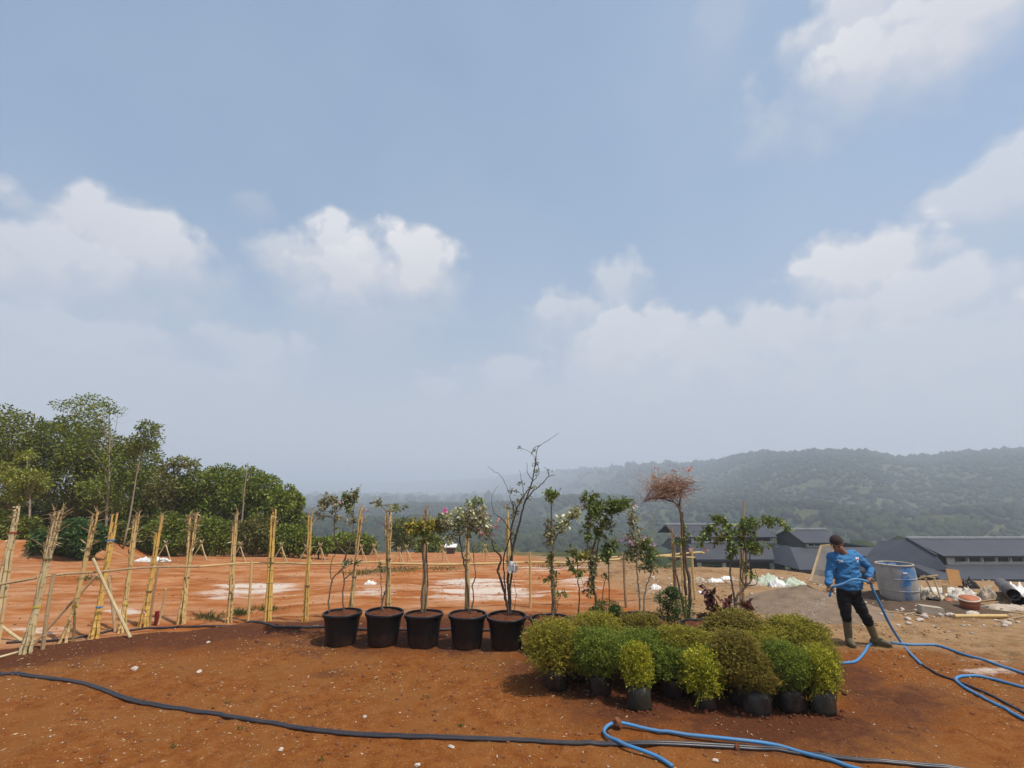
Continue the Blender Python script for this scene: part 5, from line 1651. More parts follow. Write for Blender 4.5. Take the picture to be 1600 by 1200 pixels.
def organic(mb, name, mat, parent, voxel=.01, smooth=6, wrinkle=0.0, seed=0):
    tmp = mb.build(name + '_tmp', None, None)
    r = tmp.modifiers.new('r', 'REMESH'); r.mode = 'VOXEL'; r.voxel_size = voxel
    s = tmp.modifiers.new('s', 'SMOOTH'); s.factor = .5; s.iterations = smooth
    dg = bpy.context.evaluated_depsgraph_get()
    me = bpy.data.meshes.new_from_object(tmp.evaluated_get(dg))
    bpy.data.objects.remove(tmp)
    n = len(me.vertices)
    co = np.empty(n * 3, np.float32); me.vertices.foreach_get('co', co); co = co.reshape(-1, 3)
    if wrinkle:
        no = np.empty(n * 3, np.float32); me.vertices.foreach_get('normal', no); no = no.reshape(-1, 3)
        f = fbm(co[:, 0] * 9 + co[:, 2] * 7 + 40, co[:, 2] * 16 - co[:, 0] * 6 + 40, 3, seed) - .5
        co = co + no * (f * wrinkle)[:, None]
    L = parent_loc(parent)
    co = co - np.array(L, np.float32)
    me.vertices.foreach_set('co', co.astype(np.float32).ravel())
    me.polygons.foreach_set('use_smooth', np.ones(len(me.polygons), bool))
    me.materials.clear(); me.materials.append(mat)
    me.update()
    return link(bpy.data.objects.new(name, me), parent)


M['skin'] = mat_plain('skin', (0.27, 0.145, 0.085), (0.21, 0.105, 0.06), 0.55, 14, 0.1, 60, 0.35)
M['cap'] = mat_plain('cap_knit', (0.045, 0.024, 0.020), (0.028, 0.016, 0.014), 0.9, 20, 0.5, 120)
M['hair'] = mat_plain('hair', (0.012, 0.010, 0.009), None, 0.6)
M['trousers'] = mat_plain('trousers', (0.010, 0.010, 0.012), (0.018, 0.017, 0.017), 0.85, 12, 0.5, 30, 0.15)
M['boot'] = mat_plain('rubber_boot', (0.150, 0.125, 0.060), (0.095, 0.075, 0.040), 0.55, 8, 0.2, 30, 0.3)
M['shirt'] = mat_plain('shirt_blue', (0.040, 0.185, 0.40), (0.030, 0.140, 0.31), 0.72, 5, 0.4, 22, 0.25, bdist=.02)
M['eye'] = mat_plain('eye_dark', (0.02, 0.015, 0.012), None, 0.25)
M['white_print'] = mat_plain('white_print', (0.75, 0.76, 0.78), None, 0.6)
M['red_print'] = mat_plain('red_print', (0.55, 0.05, 0.06), None, 0.6)
M['navy'] = mat_plain('navy_trim', (0.02, 0.05, 0.14), None, 0.7)

mfoot = ground_px(1345, 1008)
YM = mfoot.y
def mp(px, py, dy=0.0): return at_depth(px, py, YM + dy)
man = empty('person', (mfoot.x, YM, hz(mfoot.x, YM)), 'man in a blue long-sleeved shirt, black trousers and boots holding a hose', 'person')
DY = Vector((0, 1, 0))
# head frame
hc = mp(1307, 850, -.06)
hf = Vector((-.50, -.72, -.42)).normalized()
hr = hf.cross(Vector((0, 0, 1))).normalized()
hu = hr.cross(hf).normalized()
def hl(r, f, u): return hc + hr * r + hf * f + hu * u
HAX = (hr, hf, hu)
body = MB()
ellipsoid(body, hl(0, -.012, .028), (.074, .093, .088), HAX)
ellipsoid(body, hl(0, .028, -.045), (.058, .062, .068), HAX)
capsule(body, hl(0, .082, .012), .010, hl(0, .104, -.026), .016)
for s in (-1, 1):
    ellipsoid(body, hl(s * .076, -.008, -.012), (.011, .022, .031), HAX)
    capsule(body, hl(s * .012, .084, .026), .012, hl(s * .048, .070, .024), .011)
    ellipsoid(body, hl(s * .036, .066, -.026), (.022, .020, .020), HAX)
capsule(body, hl(-.022, .080, -.060), .010, hl(.022, .080, -.060), .010)
capsule(body, hl(0, .070, -.092), .020, hl(0, .060, -.098), .022)
neck_b = mp(1321, 868, .02)
capsule(body, hl(0, -.035, -.05), .056, neck_b, .060)
chest = mp(1321, 885, .02)
ellipsoid(body, chest, (.16, .095, .16))
capsule(body, mp(1322, 905), .13, mp(1326, 922), .13, flat=(DY, .7))
armR = [mp(1300, 871), mp(1296, 893, -.01), mp(1294.2, 913, -.12)]
armL = [mp(1341, 871), mp(1359.5, 889, .0), mp(1358, 902, -.20)]
for A in (armR, armL):
    capsule(body, A[0], .050, A[1], .040); capsule(body, A[1], .040, A[2], .027)
legR = [mp(1318, 930), mp(1320.5, 952, -.02), mp(1325, 992)]
legL = [mp(1336, 930), mp(1347, 955, -.02), mp(1366, 998, .02)]
for A in (legR, legL):
    capsule(body, A[0], .075, A[1], .050); capsule(body, A[1], .048, A[2], .030)


def hand(mb, w, d, nrm, thumb=1, sc=1.05, curl=(50, 60, 50)):
    """palm from the wrist along d; fingers close towards nrm; thumb on side s*thumb"""
    d = d.normalized(); nrm = (nrm - d * nrm.dot(d)).normalized()
    s = d.cross(nrm).normalized()
    k0 = w + d * .088 * sc
    capsule(mb, w, .026 * sc, w + d * .05 * sc, .034 * sc, flat=(nrm, .55))
    capsule(mb, w + d * .045 * sc, .035 * sc, w + d * .075 * sc, .036 * sc, flat=(nrm, .45))
    for i, (off, ln) in enumerate(((-.030, .85), (-.010, 1.0), (.011, .94), (.031, .74))):
        p = w + (d * .082 + s * off * thumb * -1) * sc
        a = 10.0 + i * 3
        for q, (l, r) in enumerate(((.040, .0098), (.027, .0088), (.021, .0078))):
            a += curl[q]
            dirn = d * math.cos(math.radians(a)) + nrm * math.sin(math.radians(a))
            e = p + dirn * l * ln * sc
            capsule(mb, p, r * sc, e, (r - .0008) * sc, 8)
            p = e
    p = w + (d * .030 + s * .030 * thumb) * sc
    e = p + (d * .55 + s * .5 * thumb + nrm * .55).normalized() * .040 * sc
    capsule(mb, p, .0125 * sc, e, .0110 * sc, 8)
    e2 = e + (d * .55 - s * .25 * thumb + nrm * .75).normalized() * .032 * sc
    capsule(mb, e, .0110 * sc, e2, .0092 * sc, 8)
    return w + d * .085 * sc + nrm * .030 * sc


gR = hand(body, armR[2], Vector((-.10, -.25, -1)), Vector((.35, -.9, .1)), -1)
gL = hand(body, armL[2], Vector((-.62, -.55, -.45)), Vector((.15, -.35, -.9)), 1)
organic(body, 'body', M['skin'], man, .0062, 3)
for s in (-1, 1):
    q = MB(); ellipsoid(q, hl(s * .032, .083, .006), (.013, .008, .007), HAX); q.build('eye', M['eye'], man, True)
q = MB(); ellipsoid(q, hl(0, -.035, .008), (.081, .075, .062), HAX); q.build('hair', M['hair'], man, True)
q = MB()
ellipsoid(q, hl(0, -.016, .060), (.087, .105, .074), HAX)
ring = [hl(math.cos(a) * .082, -.016 + math.sin(a) * .101, .042 + .006 * math.sin(a)) for a in np.linspace(0, 6.2832, 25)]
for a, b in zip(ring[:-1], ring[1:]): capsule(q, a, .014, b, .014, 8)
organic(q, 'cap', M['cap'], man, .007, 4)

sh = MB()
capsule(sh, mp(1302, 872), .078, mp(1339, 871), .078, flat=(DY, .9))
capsule(sh, mp(1309, 866, .02), .060, mp(1332, 865, .02), .060, flat=(DY, .95))
ellipsoid(sh, mp(1321.5, 882, .01), (.205, .135, .165))
ellipsoid(sh, mp(1324, 898, -.005), (.196, .135, .16))
ellipsoid(sh, mp(1326, 910, -.005), (.203, .137, .13))
ellipsoid(sh, mp(1327, 918, 0), (.208, .138, .055))
capsule(sh, armR[0] + Vector((.01, 0, 0)), .080, armR[1], .062); capsule(sh, armR[1], .062, armR[2].lerp(armR[1], .06), .044)
capsule(sh, armL[0] - Vector((.01, 0, 0)), .080, armL[1], .064); capsule(sh, armL[1], .064, armL[2].lerp(armL[1], .10), .046)
shirt = organic(sh, 'shirt', M['shirt'], man, .009, 3, .048, 3)
for A, r in ((armR, .047), (armL, .049)):
    c1 = A[2].lerp(A[1], .10); c2 = A[2].lerp(A[1], .26)
    MB().tube([c1, c1.lerp(c2, .5), c2], [r, r * 1.03, r * 1.06], 14).build('cuff', M['navy'], shirt, True)
col = MB()
ring = [neck_b + Vector((math.cos(a) * .070, math.sin(a) * .066 - .012, -.004 + .020 * math.sin(a) + .012)) for a in np.linspace(0, 6.2832, 21)]
col.tube(ring, .011, 6, False); col.build('collar', M['navy'], shirt, True)

tro = MB()
ellipsoid(tro, mp(1327, 924), (.190, .128, .085))
capsule(tro, mp(1318, 932), .100, legR[1], .078); capsule(tro, legR[1], .078, mp(1322.5, 966, -.01), .074)
capsule(tro, mp(1336, 932), .100, legL[1], .080); capsule(tro, legL[1], .080, mp(1356, 972, 0), .076)
organic(tro, 'trousers', M['trousers'], man, .009, 3, .040, 8)
gzm = hz(mfoot.x, YM)
def boot(shaft_top, ankle, toe_dir, name='boot'):
    b = MB()
    a = ankle.copy(); a.z = gzm + .085
    capsule(b, shaft_top, .067, a + Vector((0, 0, .03)), .054)
    t = a + toe_dir.normalized() * .165; t.z = gzm + .045
    heel = a - toe_dir.normalized() * .035; heel.z = gzm + .048
    capsule(b, heel, .046, a, .05); capsule(b, heel, .044, t, .043, flat=(Vector((0, 0, 1)), .95))
    capsule(b, a, .048, t, .042)
    o = organic(b, name, M['boot'], man, .009, 3)
    so = MB()
    side = toe_dir.cross(Vector((0, 0, 1))).normalized()
    d = toe_dir.normalized()
    pts = [heel - d * .045, heel + side * .045 - d * .02, a + d * .06 + side * .045, t + side * .046, t + d * .045, t - side * .046, a + d * .06 - side * .045, heel - side * .045 - d * .02]
    n = len(pts)
    so.add([Vector((p.x, p.y, gzm - .012)) for p in pts] + [Vector((p.x, p.y, gzm + .02)) for p in pts],
           [tuple(range(n - 1, -1, -1)), tuple(range(n, 2 * n))] + [(i, (i + 1) % n, n + (i + 1) % n, n + i) for i in range(n)])
    so.build('sole', M['boot'], o)
boot(mp(1322.5, 960), mp(1326.5, 1000), Vector((-.30, -1, 0)))
boot(mp(1355, 967), mp(1368, 1003), Vector((.75, -.70, 0)))


# chest marks follow the cloth
def on_cloth(ob, pts, faces, name, mat, lift):
    L = parent_loc(man)
    me = ob.data
    bvh = BVHTree.FromPolygons([v.co.copy() for v in me.vertices], [tuple(p.vertices) for p in me.polygons])
    vs = []
    for p in pts:
        h = bvh.ray_cast(p - L - Vector((0, 1, 0)), Vector((0, 1, 0)))
        vs.append((h[0] if h[0] else p - L) + L - Vector((0, lift, 0)))
    MB().add(vs, faces).build(name, mat, ob)
def strip(px0, py0, rows):
    """rows of (x_left, x_right, y) in photo pixels relative to px0,py0"""
    pts = []; f = []
    for (a, b, y) in rows:
        pts += [mp(px0 + a, py0 + y), mp(px0 + (a + b) / 2, py0 + y), mp(px0 + b, py0 + y)]
    for i in range(len(rows) - 1):
        for j in range(2): f.append((i * 3 + j, i * 3 + j + 1, i * 3 + j + 4, i * 3 + j + 3))
    return pts, f
p_, f_ = strip(1307.5, 875.5, [(-3.6, -1.5, -2.0), (-3.4, 1.5, -1.2), (-.5, 3.6, -.2), (.5, 3.8, .5), (-1.5, 2.4, 1.6), (-2.6, -.2, 2.3)])
on_cloth(shirt, p_, f_, 'chest_mark', M['white_print'], .004)
p_, f_ = strip(1334, 872.5, [(-3.0, 3.0, -2.8), (-3.0, 3.0, -.5), (-2.4, 2.4, 1.6), (-1.2, 1.2, 3.2), (-.1, .1, 4.0)])
on_cloth(shirt, p_, f_, 'chest_badge', M['white_print'], .004)
p_, f_ = strip(1334, 872.5, [(-2.1, 2.1, -.9), (-2.0, 2.0, .2), (-1.6, 1.6, 1.3), (-.7, .7, 2.5)])
on_cloth(shirt, p_, f_, 'badge_centre', M['red_print'], .007)


# ------------------------------------------------------------------ hoses and pipes
def lay(pts_px, r, z=0.0):
    out = []
    for (px, py) in pts_px:
        p = ground_px(px, py); p.z += r * .85 + z
        out.append(p)
    S = spline(out, 9)
    return [Vector((p.x, p.y, max(p.z, hz(p.x, p.y) + r * .8 + z))) for p in S]


def hose(label, P, r, mat, name='hose', cat='hose', group=None):
    o = MB().tube(P, r, 10).build(name, M[mat], None, True)
    return tag(o, label, cat, group)


gd = lay([(1408, 1005), (1424, 1024), (1440, 1040)], .018)
end = gR + Vector((-.07, -.05, -.07))
H = [end, gR, mp(1302, 917, -.26), mp(1318, 912, -.30), mp(1336, 905, -.32), gL, mp(1363, 919, -.24), mp(1376, 946, -.2), mp(1390, 975, -.12)] + [gd[0], gd[len(gd) // 2], gd[-1]]
hose('blue hose held in both hands by the man, running down to the ground', spline(H, 8), .0185, 'hose_blue', 'hose', 'hose', 'garden hoses')
hose('thin black hose on the ground joined to the held blue hose', lay([(1438, 1038), (1464, 1054), (1499, 1067), (1547, 1087), (1600, 1115), (1660, 1145)], .014), .014, 'hose_black', 'hose', 'hose', 'garden hoses')
hose('blue hose on the ground by the feet of the man', lay([(1300, 1040), (1313, 1038), (1337, 1035), (1351, 1021), (1358, 1010), (1377, 1005), (1425, 1009), (1464, 1010), (1512, 1026), (1600, 1054), (1660, 1075)], .0175), .0175, 'hose_blue', 'hose', 'hose', 'garden hoses')
hose('blue hose bent in a tight loop at the right photo edge', lay([(1660, 1090), (1600, 1076), (1547, 1062), (1510, 1058), (1494, 1063), (1506, 1075), (1543, 1096), (1600, 1126), (1660, 1160)], .0175), .0175, 'hose_blue', 'hose', 'hose', 'garden hoses')
fg = [(1051, 1202), (1022, 1186), (979, 1173), (952, 1159), (944, 1149), (950, 1141), (964, 1137), (985, 1139), (1009, 1143), (1075, 1154), (1145, 1163), (1202, 1169), (1250, 1180), (1320, 1199), (1400, 1230)]
P = lay(fg, .0165)
hose('blue hose doubled back in the foreground', [p + Vector((0, 0, .03 * math.exp(-((p.x - 1.05) / .22) ** 2) + .028 * math.exp(-((p.x - 2.1) / .6) ** 2))) for p in P], .0165, 'hose_blue', 'hose', 'hose', 'garden hoses')
bp = [(-60, 1050), (0, 1056), (49, 1059), (75, 1062), (109, 1066), (142, 1074), (180, 1089), (225, 1102), (300, 1114), (375, 1125), (450, 1138), (525, 1148), (600, 1153), (700, 1156), (812, 1160), (887, 1164), (962, 1166), (1031, 1165), (1180, 1173), (1272, 1183), (1355, 1192), (1447, 1200), (1560, 1216)]
P = lay(bp, .015)
hose('black pipe crossing the foreground, the near one of the pair', P, .0145, 'hose_black', 'pipe', 'pipe', 'black pipes across the foreground')
rng = np.random.default_rng(77)
hose('black pipe crossing the foreground, the far one of the pair', [p + Vector((0, .027 + .006 * math.sin(i * .13), .003)) for i, p in enumerate(P)], .0140, 'hose_black', 'pipe', 'pipe', 'black pipes across the foreground')
hose('black pipe running behind the row of front pots', lay([(196, 988), (240, 983), (330, 980), (420, 981), (500, 982), (570, 985), (640, 986), (770, 986), (840, 985)], .02), .020, 'hose_black', 'pipe', 'pipe')
hose('dark pipe along the step at the foot of the left bundles', lay([(10, 1006), (60, 1004), (105, 1000), (150, 992), (196, 982)], .02), .018, 'hose_black', 'pipe', 'pipe')
o = MB().blob(ground_px(965, 1138) + Vector((0, 0, .045)), (.05, .045, .05), 5, .22, 2).build('soil_clod', M['clod'])
tag(o, 'lump of red soil lying on the bend of the foreground hose', 'clod')

# water from the hose end
rng = np.random.default_rng(91)
wm, wn = new_mat('water_drops')
wn.out(wn.bsdf((0.82, 0.84, 0.86), .15, 0, None, .5))
sp = MB()
tgt = at_depth(1240, 982, YM - .15)
for i in range(330):
    t = rng.random() ** .75
    v = end.lerp(tgt, t)
    spread = .012 + .16 * t
    v = v + Vector((rng.normal() * spread, rng.normal() * spread * .8, rng.normal() * spread * .7 + .10 * t * (1 - t)))
    r = rng.uniform(.0014, .0032)
    d = (tgt - end).normalized()
    sp.add([v + d * r * 2.6, v + Vector((r, 0, 0)), v + Vector((0, r, 0)), v - Vector((r, 0, 0)), v - Vector((0, r, 0)), v - d * r * 2.6],
           [(0, 1, 2), (0, 2, 3), (0, 3, 4), (0, 4, 1), (5, 2, 1), (5, 3, 2), (5, 4, 3), (5, 1, 4)])
o = sp.build('water_spray', wm); o["kind"] = "stuff"

# ------------------------------------------------------------------ sand heap and sieve
def heap(name, label, px, py, rx, ry, h, mat, seed, cat, peak=(0, 0)):
    c = ground_px(px, py)
    n = 44; V = []; Fc = []
    for i in range(n + 1):
        for j in range(n + 1):
            u, v = i / n * 2 - 1, j / n * 2 - 1
            x, y = c.x + u * rx, c.y + v * ry
            d = math.hypot(u - peak[0] * (1 - abs(u)), v - peak[1] * (1 - abs(v)))
            k = max(0.0, 1 - d)
            z = h * (k ** 1.15)
            V.append((x, y, z))
    V = np.array(V)
    nz_ = (fbm(V[:, 0] * 2.2, V[:, 1] * 2.2, 4, seed) - .5)
    zz = V[:, 2] * (1 + .7 * nz_) + .03 * (fbm(V[:, 0] * 11, V[:, 1] * 11, 3, seed + 3) - .5)
    edge = V[:, 2] <= 1e-6
    V[:, 2] = height(V[:, 0], V[:, 1]) + np.where(edge, -.04, zz - .01)
    for i in range(n):
        for j in range(n):
            a = i * (n + 1) + j
            Fc.append((a, a + n + 1, a + n + 2, a + 1))
    o = mesh_np(name, V, Fc, M[mat], None, True)
    return tag(o, label, cat)
M['sand'] = mat_plain('sand_grey', (0.27, 0.195, 0.135), (0.165, 0.118, 0.082), 0.95, 5, 1.0, 35, 0.1, bdist=.02)
M['dark_earth'] = mat_plain('dark_earth', (0.14, 0.095, 0.066), (0.085, 0.056, 0.038), 0.95, 4, 1.0, 30, 0.1, bdist=.03)
heap('sand_heap', 'low heap of grey sand left of the man', 1262, 950, 1.55, 1.3, .40, 'sand', 3, 'sand heap', (.05, .1))
heap('earth_heap', 'low dark mound of earth under the rubbish around the blue drum', 1450, 948, 1.6, .9, .10, 'dark_earth', 9, 'earth heap')
heap('earth_heap', 'dark trampled earth right behind the man', 1375, 935, .7, .8, .16, 'dark_earth', 12, 'earth heap')

Ysv = 10.9
TL, TR, BR, BL = at_depth(1283, 853, Ysv), at_depth(1304, 851, Ysv), at_depth(1296, 912, Ysv - .45), at_depth(1266, 909, Ysv - .45)
sv = empty('sand_sieve', BL, 'leaning wire sieve in a wooden frame behind the man', 'sieve')
for a, b in ((TL, TR), (BL, BR), (TL, BL), (TR, BR)): MB().bar(a, b, .035, .035).build('frame_bar', M['timber'], sv)
wr = MB()
for i in range(1, 26):
    t = i / 26
    wr.bar(TL.lerp(TR, t), BL.lerp(BR, t), .004, .004)
for i in range(1, 60):
    t = i / 60
    wr.bar(TL.lerp(BL, t), TR.lerp(BR, t), .004, .004)
q = wr.build('wire_net', M['wire'], sv); q["kind"] = "stuff"
st = at_depth(1288, 905, Ysv + .35); st.z = hz(st.x, st.y) + .2
MB().bar(TL.lerp(TR, .7), st - Vector((0, 0, .2)), .03, .03).build('prop', M['timber'], sv)

# ------------------------------------------------------------------ blue cement-caked drum
dm, dn = new_mat('drum_blue_caked')
co = dn.coord('Object'); dx, dy_, dz = dn.sep(co)[0:3]
nn = dn.noise(co, 3.0, 6.0, .65); nf = dn.noise(dn.vm('MULTIPLY', co, (8, 8, 2.5)), 1.0, 4.0, .6)
f = dn.rng(dn.m('ADD', dn.m('ADD', nn, dn.m('MULTIPLY', dn.m('SUBTRACT', nf, .5), .5)), dn.m('ADD', dn.m('MULTIPLY', dz, -.30), dn.m('MULTIPLY', dn.m('ABSOLUTE', dn.m('ADD', dx, .02)), .75))), .33, .54)
cc = dn.mix(f, (0.045, 0.16, 0.36), dn.mix(dn.rng(nf, .35, .65), (0.40, 0.37, 0.32), (0.28, 0.27, 0.26)))
dn.out(dn.bsdf(cc, dn.m('MULTIPLY_ADD', f, .4, .45), 0, dn.bump(nn, .4, .01), .3))
dc = ground_px(1424, 944); dc = Vector((dc.x, dc.y + .28, hz(dc.x, dc.y + .28) + .02))
drum = empty('drum', dc, 'tall blue plastic drum caked with pale cement', 'drum')
hD = at_depth(1406, 880, dc.y).z - dc.z
rD = .345
prof = [(rD * .90, 0), (rD * .96, .04), (rD * 1.0, hD * .2), (rD * 1.03, hD * .40), (rD * 1.03, hD * .62), (rD * 1.0, hD * .85), (rD * .97, hD - .05), (rD * .97, hD)]
pin = [(rD * .93, hD), (rD * .93, hD * .55), (rD * .9, hD * .2), (rD * .02, hD * .18)]
MB().lathe(dc, prof + pin, 40, True, .004, 2).build('body', dm, drum, True)
for zz, rr, k in ((hD - .012, .965, .018), (hD * .62, 1.035, .009), (hD * .30, 1.025, .009)):
    ring = [dc + Vector((math.cos(a) * rD * rr, math.sin(a) * rD * rr, zz)) for a in np.linspace(0, 6.2832, 41)]
    MB().tube(ring, k, 8, False).build('rim' if zz > hD * .9 else 'hoop', M['cement'] if zz > hD * .9 else dm, drum, True)
drum.rotation_euler = (0, math.radians(-1.0), 0)
q = MB().box(dc + Vector((-.06, -rD * 1.005, hD * .80)), (.085, .012, .035)).build('label_patch', M['white_print'], drum)

# ------------------------------------------------------------------ rubbish and building bits on the right
def sheet(name, label, px, py, w_px, h_px, mat, seed, cat, group=None, Y=None, n=22, rough=.9):
    """crumpled sheet or sack lying on the ground, puffed up from it"""
    rng = np.random.default_rng(seed)
    c = ground_px(px, py)
    k = c.y / F_PX / 1.06
    w, h = w_px * k, h_px * k
    V = []
    for i in range(n + 1):
        for j in range(n + 1):
            u, v = i / n * 2 - 1, j / n * 2 - 1
            e = max(0.0, 1 - (u * u + v * v) * .6)
            V.append((c.x + u * w / 2 * (1 + .25 * rng.normal() * .3), c.y + v * w * .30 * (1 + .2 * rng.normal() * .3), e))
    V = np.array(V)
    f = fbm(V[:, 0] * 5.0 / max(w, .2) + seed, V[:, 1] * 8.0 / max(w, .2) + seed, 3, seed)
    crease = np.abs(fbm(V[:, 0] * 9 / max(w, .2), V[:, 1] * 12 / max(w, .2), 2, seed + 5) - .5) * 2
    z = h * .8 * V[:, 2] * (.15 + 1.1 * f) * (1 - rough * .5 + rough * crease)
    g = height(V[:, 0], V[:, 1])
    E = np.array([max(abs(i / n * 2 - 1), abs(j / n * 2 - 1)) for i in range(n + 1) for j in range(n + 1)])
    V[:, 2] = g + np.where(E > .99, -.01, z + .012)
    Fc = [(i * (n + 1) + j, (i + 1) * (n + 1) + j, (i + 1) * (n + 1) + j + 1, i * (n + 1) + j + 1) for i in range(n) for j in range(n)]
    o = mesh_np(name, V, Fc, M[mat], None, False)
    return tag(o, label, cat, group)


G_R = 'scraps and sacks lying around the building site'
sheet('tarpaulin', 'crumpled pale green sheet heaped behind the right leafy tree', 1200, 912, 40, 20, 'sack_green', 1, 'sheet', G_R)
sheet('tarpaulin', 'white sheet folded over on the green heap', 1215, 916, 26, 18, 'plastic_white', 2, 'sheet', G_R)
sheet('tarpaulin', 'right end of the heaped green sheets', 1240, 914, 34, 14, 'sack_green', 3, 'sheet', G_R)
sheet('tarpaulin', 'tan sheet at the left of the green heap', 1178, 914, 22, 10, 'sack_tan', 4, 'sheet', G_R)
sheet('plastic_scrap', 'white plastic scrap left of the right leafy tree', 1117, 909, 22, 8, 'plastic_white', 5, 'scrap', G_R)
sheet('plastic_scrap', 'flat white scrap near the right end post', 1134, 905, 18, 6, 'plastic_white', 6, 'scrap', G_R)
sheet('plastic_scrap', 'tan bag lying behind the right end post', 1092, 908, 18, 10, 'sack_tan', 7, 'scrap', G_R)
sheet('plastic_scrap', 'white bag on the tan ground behind the mauve-flowered plant', 1025, 920, 16, 9, 'plastic_white', 8, 'scrap', G_R)
sheet('plastic_scrap', 'white plastic scrap behind the second front pot', 578, 913, 18, 8, 'plastic_white', 9, 'scrap', G_R)
sheet('plastic_scrap', 'bluish white strip right of the pink-topped tree', 1098, 926, 14, 3, 'plastic_white', 10, 'scrap', G_R)
sheet('plastic_sheet', 'white sheet lying on the bank behind the sixth bundle', 240, 876, 44, 10, 'plastic_white', 11, 'sheet', G_R)
sheet('sack', 'pale sack left of centre in the rubbish behind the drum', 1452, 936, 34, 26, 'sack_tan', 21, 'sack', G_R)
sheet('sack', 'white sack left of the orange bucket', 1496, 936, 26, 24, 'sack_white', 22, 'sack', G_R)
sheet('sack', 'upright greyish sack behind the orange bucket', 1513, 934, 20, 26, 'sack_white', 23, 'sack', G_R)
sheet('sack', 'tan torn sack right of the orange bucket', 1545, 936, 26, 30, 'sack_tan', 24, 'sack', G_R)
sheet('sack', 'black rubbish bag above the sacks', 1515, 918, 24, 22, 'bag_black', 25, 'bag', G_R)
sheet('tarpaulin', 'white tarpaulin over the pipes at the right photo edge', 1592, 932, 46, 28, 'plastic_white', 26, 'sheet', G_R)
sheet('tarpaulin', 'long pale cloth strip stretched behind the sacks', 1480, 925, 70, 10, 'sack_white', 27, 'sheet', G_R)
sheet('tarpaulin', 'flat tan cloth at the far right behind the long bamboo pole', 1575, 950, 60, 6, 'sack_tan', 28, 'sheet', G_R)
# plywood board standing up
a = ground_px(1491, 922)
MBb = MB().box(at_depth(1490.5, 902, a.y + .1), (.30, .02, .36), Matrix.Rotation(math.radians(-12), 3, 'X') @ Matrix.Rotation(math.radians(6), 3, 'Y')).build('plywood_board', M['plywood'])
tag(MBb, 'brown plywood board standing upright among the rubbish', 'board')
# trestle of sticks
b0 = ground_px(1462, 940)
tsl = empty('leaning_sticks', b0, 'frame of rough sticks leaning right of the drum', 'frame')
for (p, q_) in (((1443, 899), (1459, 930)), ((1459, 902), (1472, 944)), ((1438, 901), (1462, 903)), ((1436, 904), (1466, 899))):
    MB().tube([at_depth(p[0], p[1], b0.y + .15), at_depth((p[0] + q_[0]) / 2, (p[1] + q_[1]) / 2 - 1, b0.y + .05), at_depth(q_[0], q_[1], b0.y - .02)], .018, 6).build('stick', M['timber'], tsl)
# orange bucket, tipped
bc = ground_px(1526, 955); bc = Vector((bc.x, bc.y + .12, hz(bc.x, bc.y + .12) + .0))
bk = empty('bucket', bc, 'orange bucket with a white crusted inside, tipped towards the drum', 'bucket')
MB().lathe(bc, [(.13, 0), (.15, .10), (.17, .21), (.178, .22), (.178, .235)], 28).build('body', M['terracotta'], bk, True)
MB().lathe(bc, [(.182, .225), (.182, .24), (.165, .242), (.16, .15), (.02, .12)], 28, False).build('lining', M['sack_white'], bk, True)
bk.rotation_euler = (math.radians(10), math.radians(-9), 0)
# pipes seen end-on
for (lab, px, py, r) in (('large grey pipe end at the right edge, the upper one', 1584, 929, .11), ('large grey pipe end at the right edge, the lower one', 1594, 941, .125)):
    gp = ground_px(px, 948)
    c = at_depth(px, py, gp.y)
    d = Vector((.62, .78, 0)).normalized(); s = d.cross(Vector((0, 0, 1)))
    n = 24; vs = []; fs = []
    for (l, rr) in ((0, r), (1.6, r), (1.6, r * .93), (0, r * .93)):
        for k in range(n):
            a_ = 2 * math.pi * k / n
            vs.append(c + d * l + (s * math.cos(a_) + Vector((0, 0, 1)) * math.sin(a_)) * rr)
    for i in range(4):
        for k in range(n): fs.append((i * n + k, i * n + (k + 1) % n, ((i + 1) % 4) * n + (k + 1) % n, ((i + 1) % 4) * n + k))
    o = MB().add(vs, fs).build('pipe', M['pipe_grey'], None, True)
    tag(o, lab, 'pipe', 'large pipes at the right edge')
def rod(name, label, a, b, r, mat, cat='pole'):
    A, Bv = ground_px(*a), ground_px(*b)
    A.z += r; Bv.z += r
    rng = np.random.default_rng(int(a[0]))
    return tag(cane_mesh(A, Bv, r, r * .95, rng, .005, 8).build(name, M[mat]), label, cat)
rod('bamboo_pole', 'thick bamboo pole lying at the right below the orange bucket', (1491, 966), (1574, 966), .036, 'bamboo', 'pole')
rod('thin_pole', 'thin stick lying on the ground right of the man', (1386, 957), (1441, 963), .014, 'bamboo_old', 'stick')
MBk = MB().box(ground_px(1459, 961) + Vector((0, .06, .07)), (.36, .18, .15), Matrix.Rotation(math.radians(-14), 3, 'Z') @ Matrix.Rotation(math.radians(5), 3, 'Y'))
tag(MBk.build('concrete_block', M['block']), 'pale concrete block in front of the drum', 'block')
tub = ground_px(1460, 941)
o = MB().lathe(tub, [(.09, 0), (.115, .07), (.12, .09), (.105, .092), (.08, .03), (.01, .025)], 20).build('tub', M['hose_black'], None, True)
tag(o, 'small dark tub lying below the stick frame', 'tub')
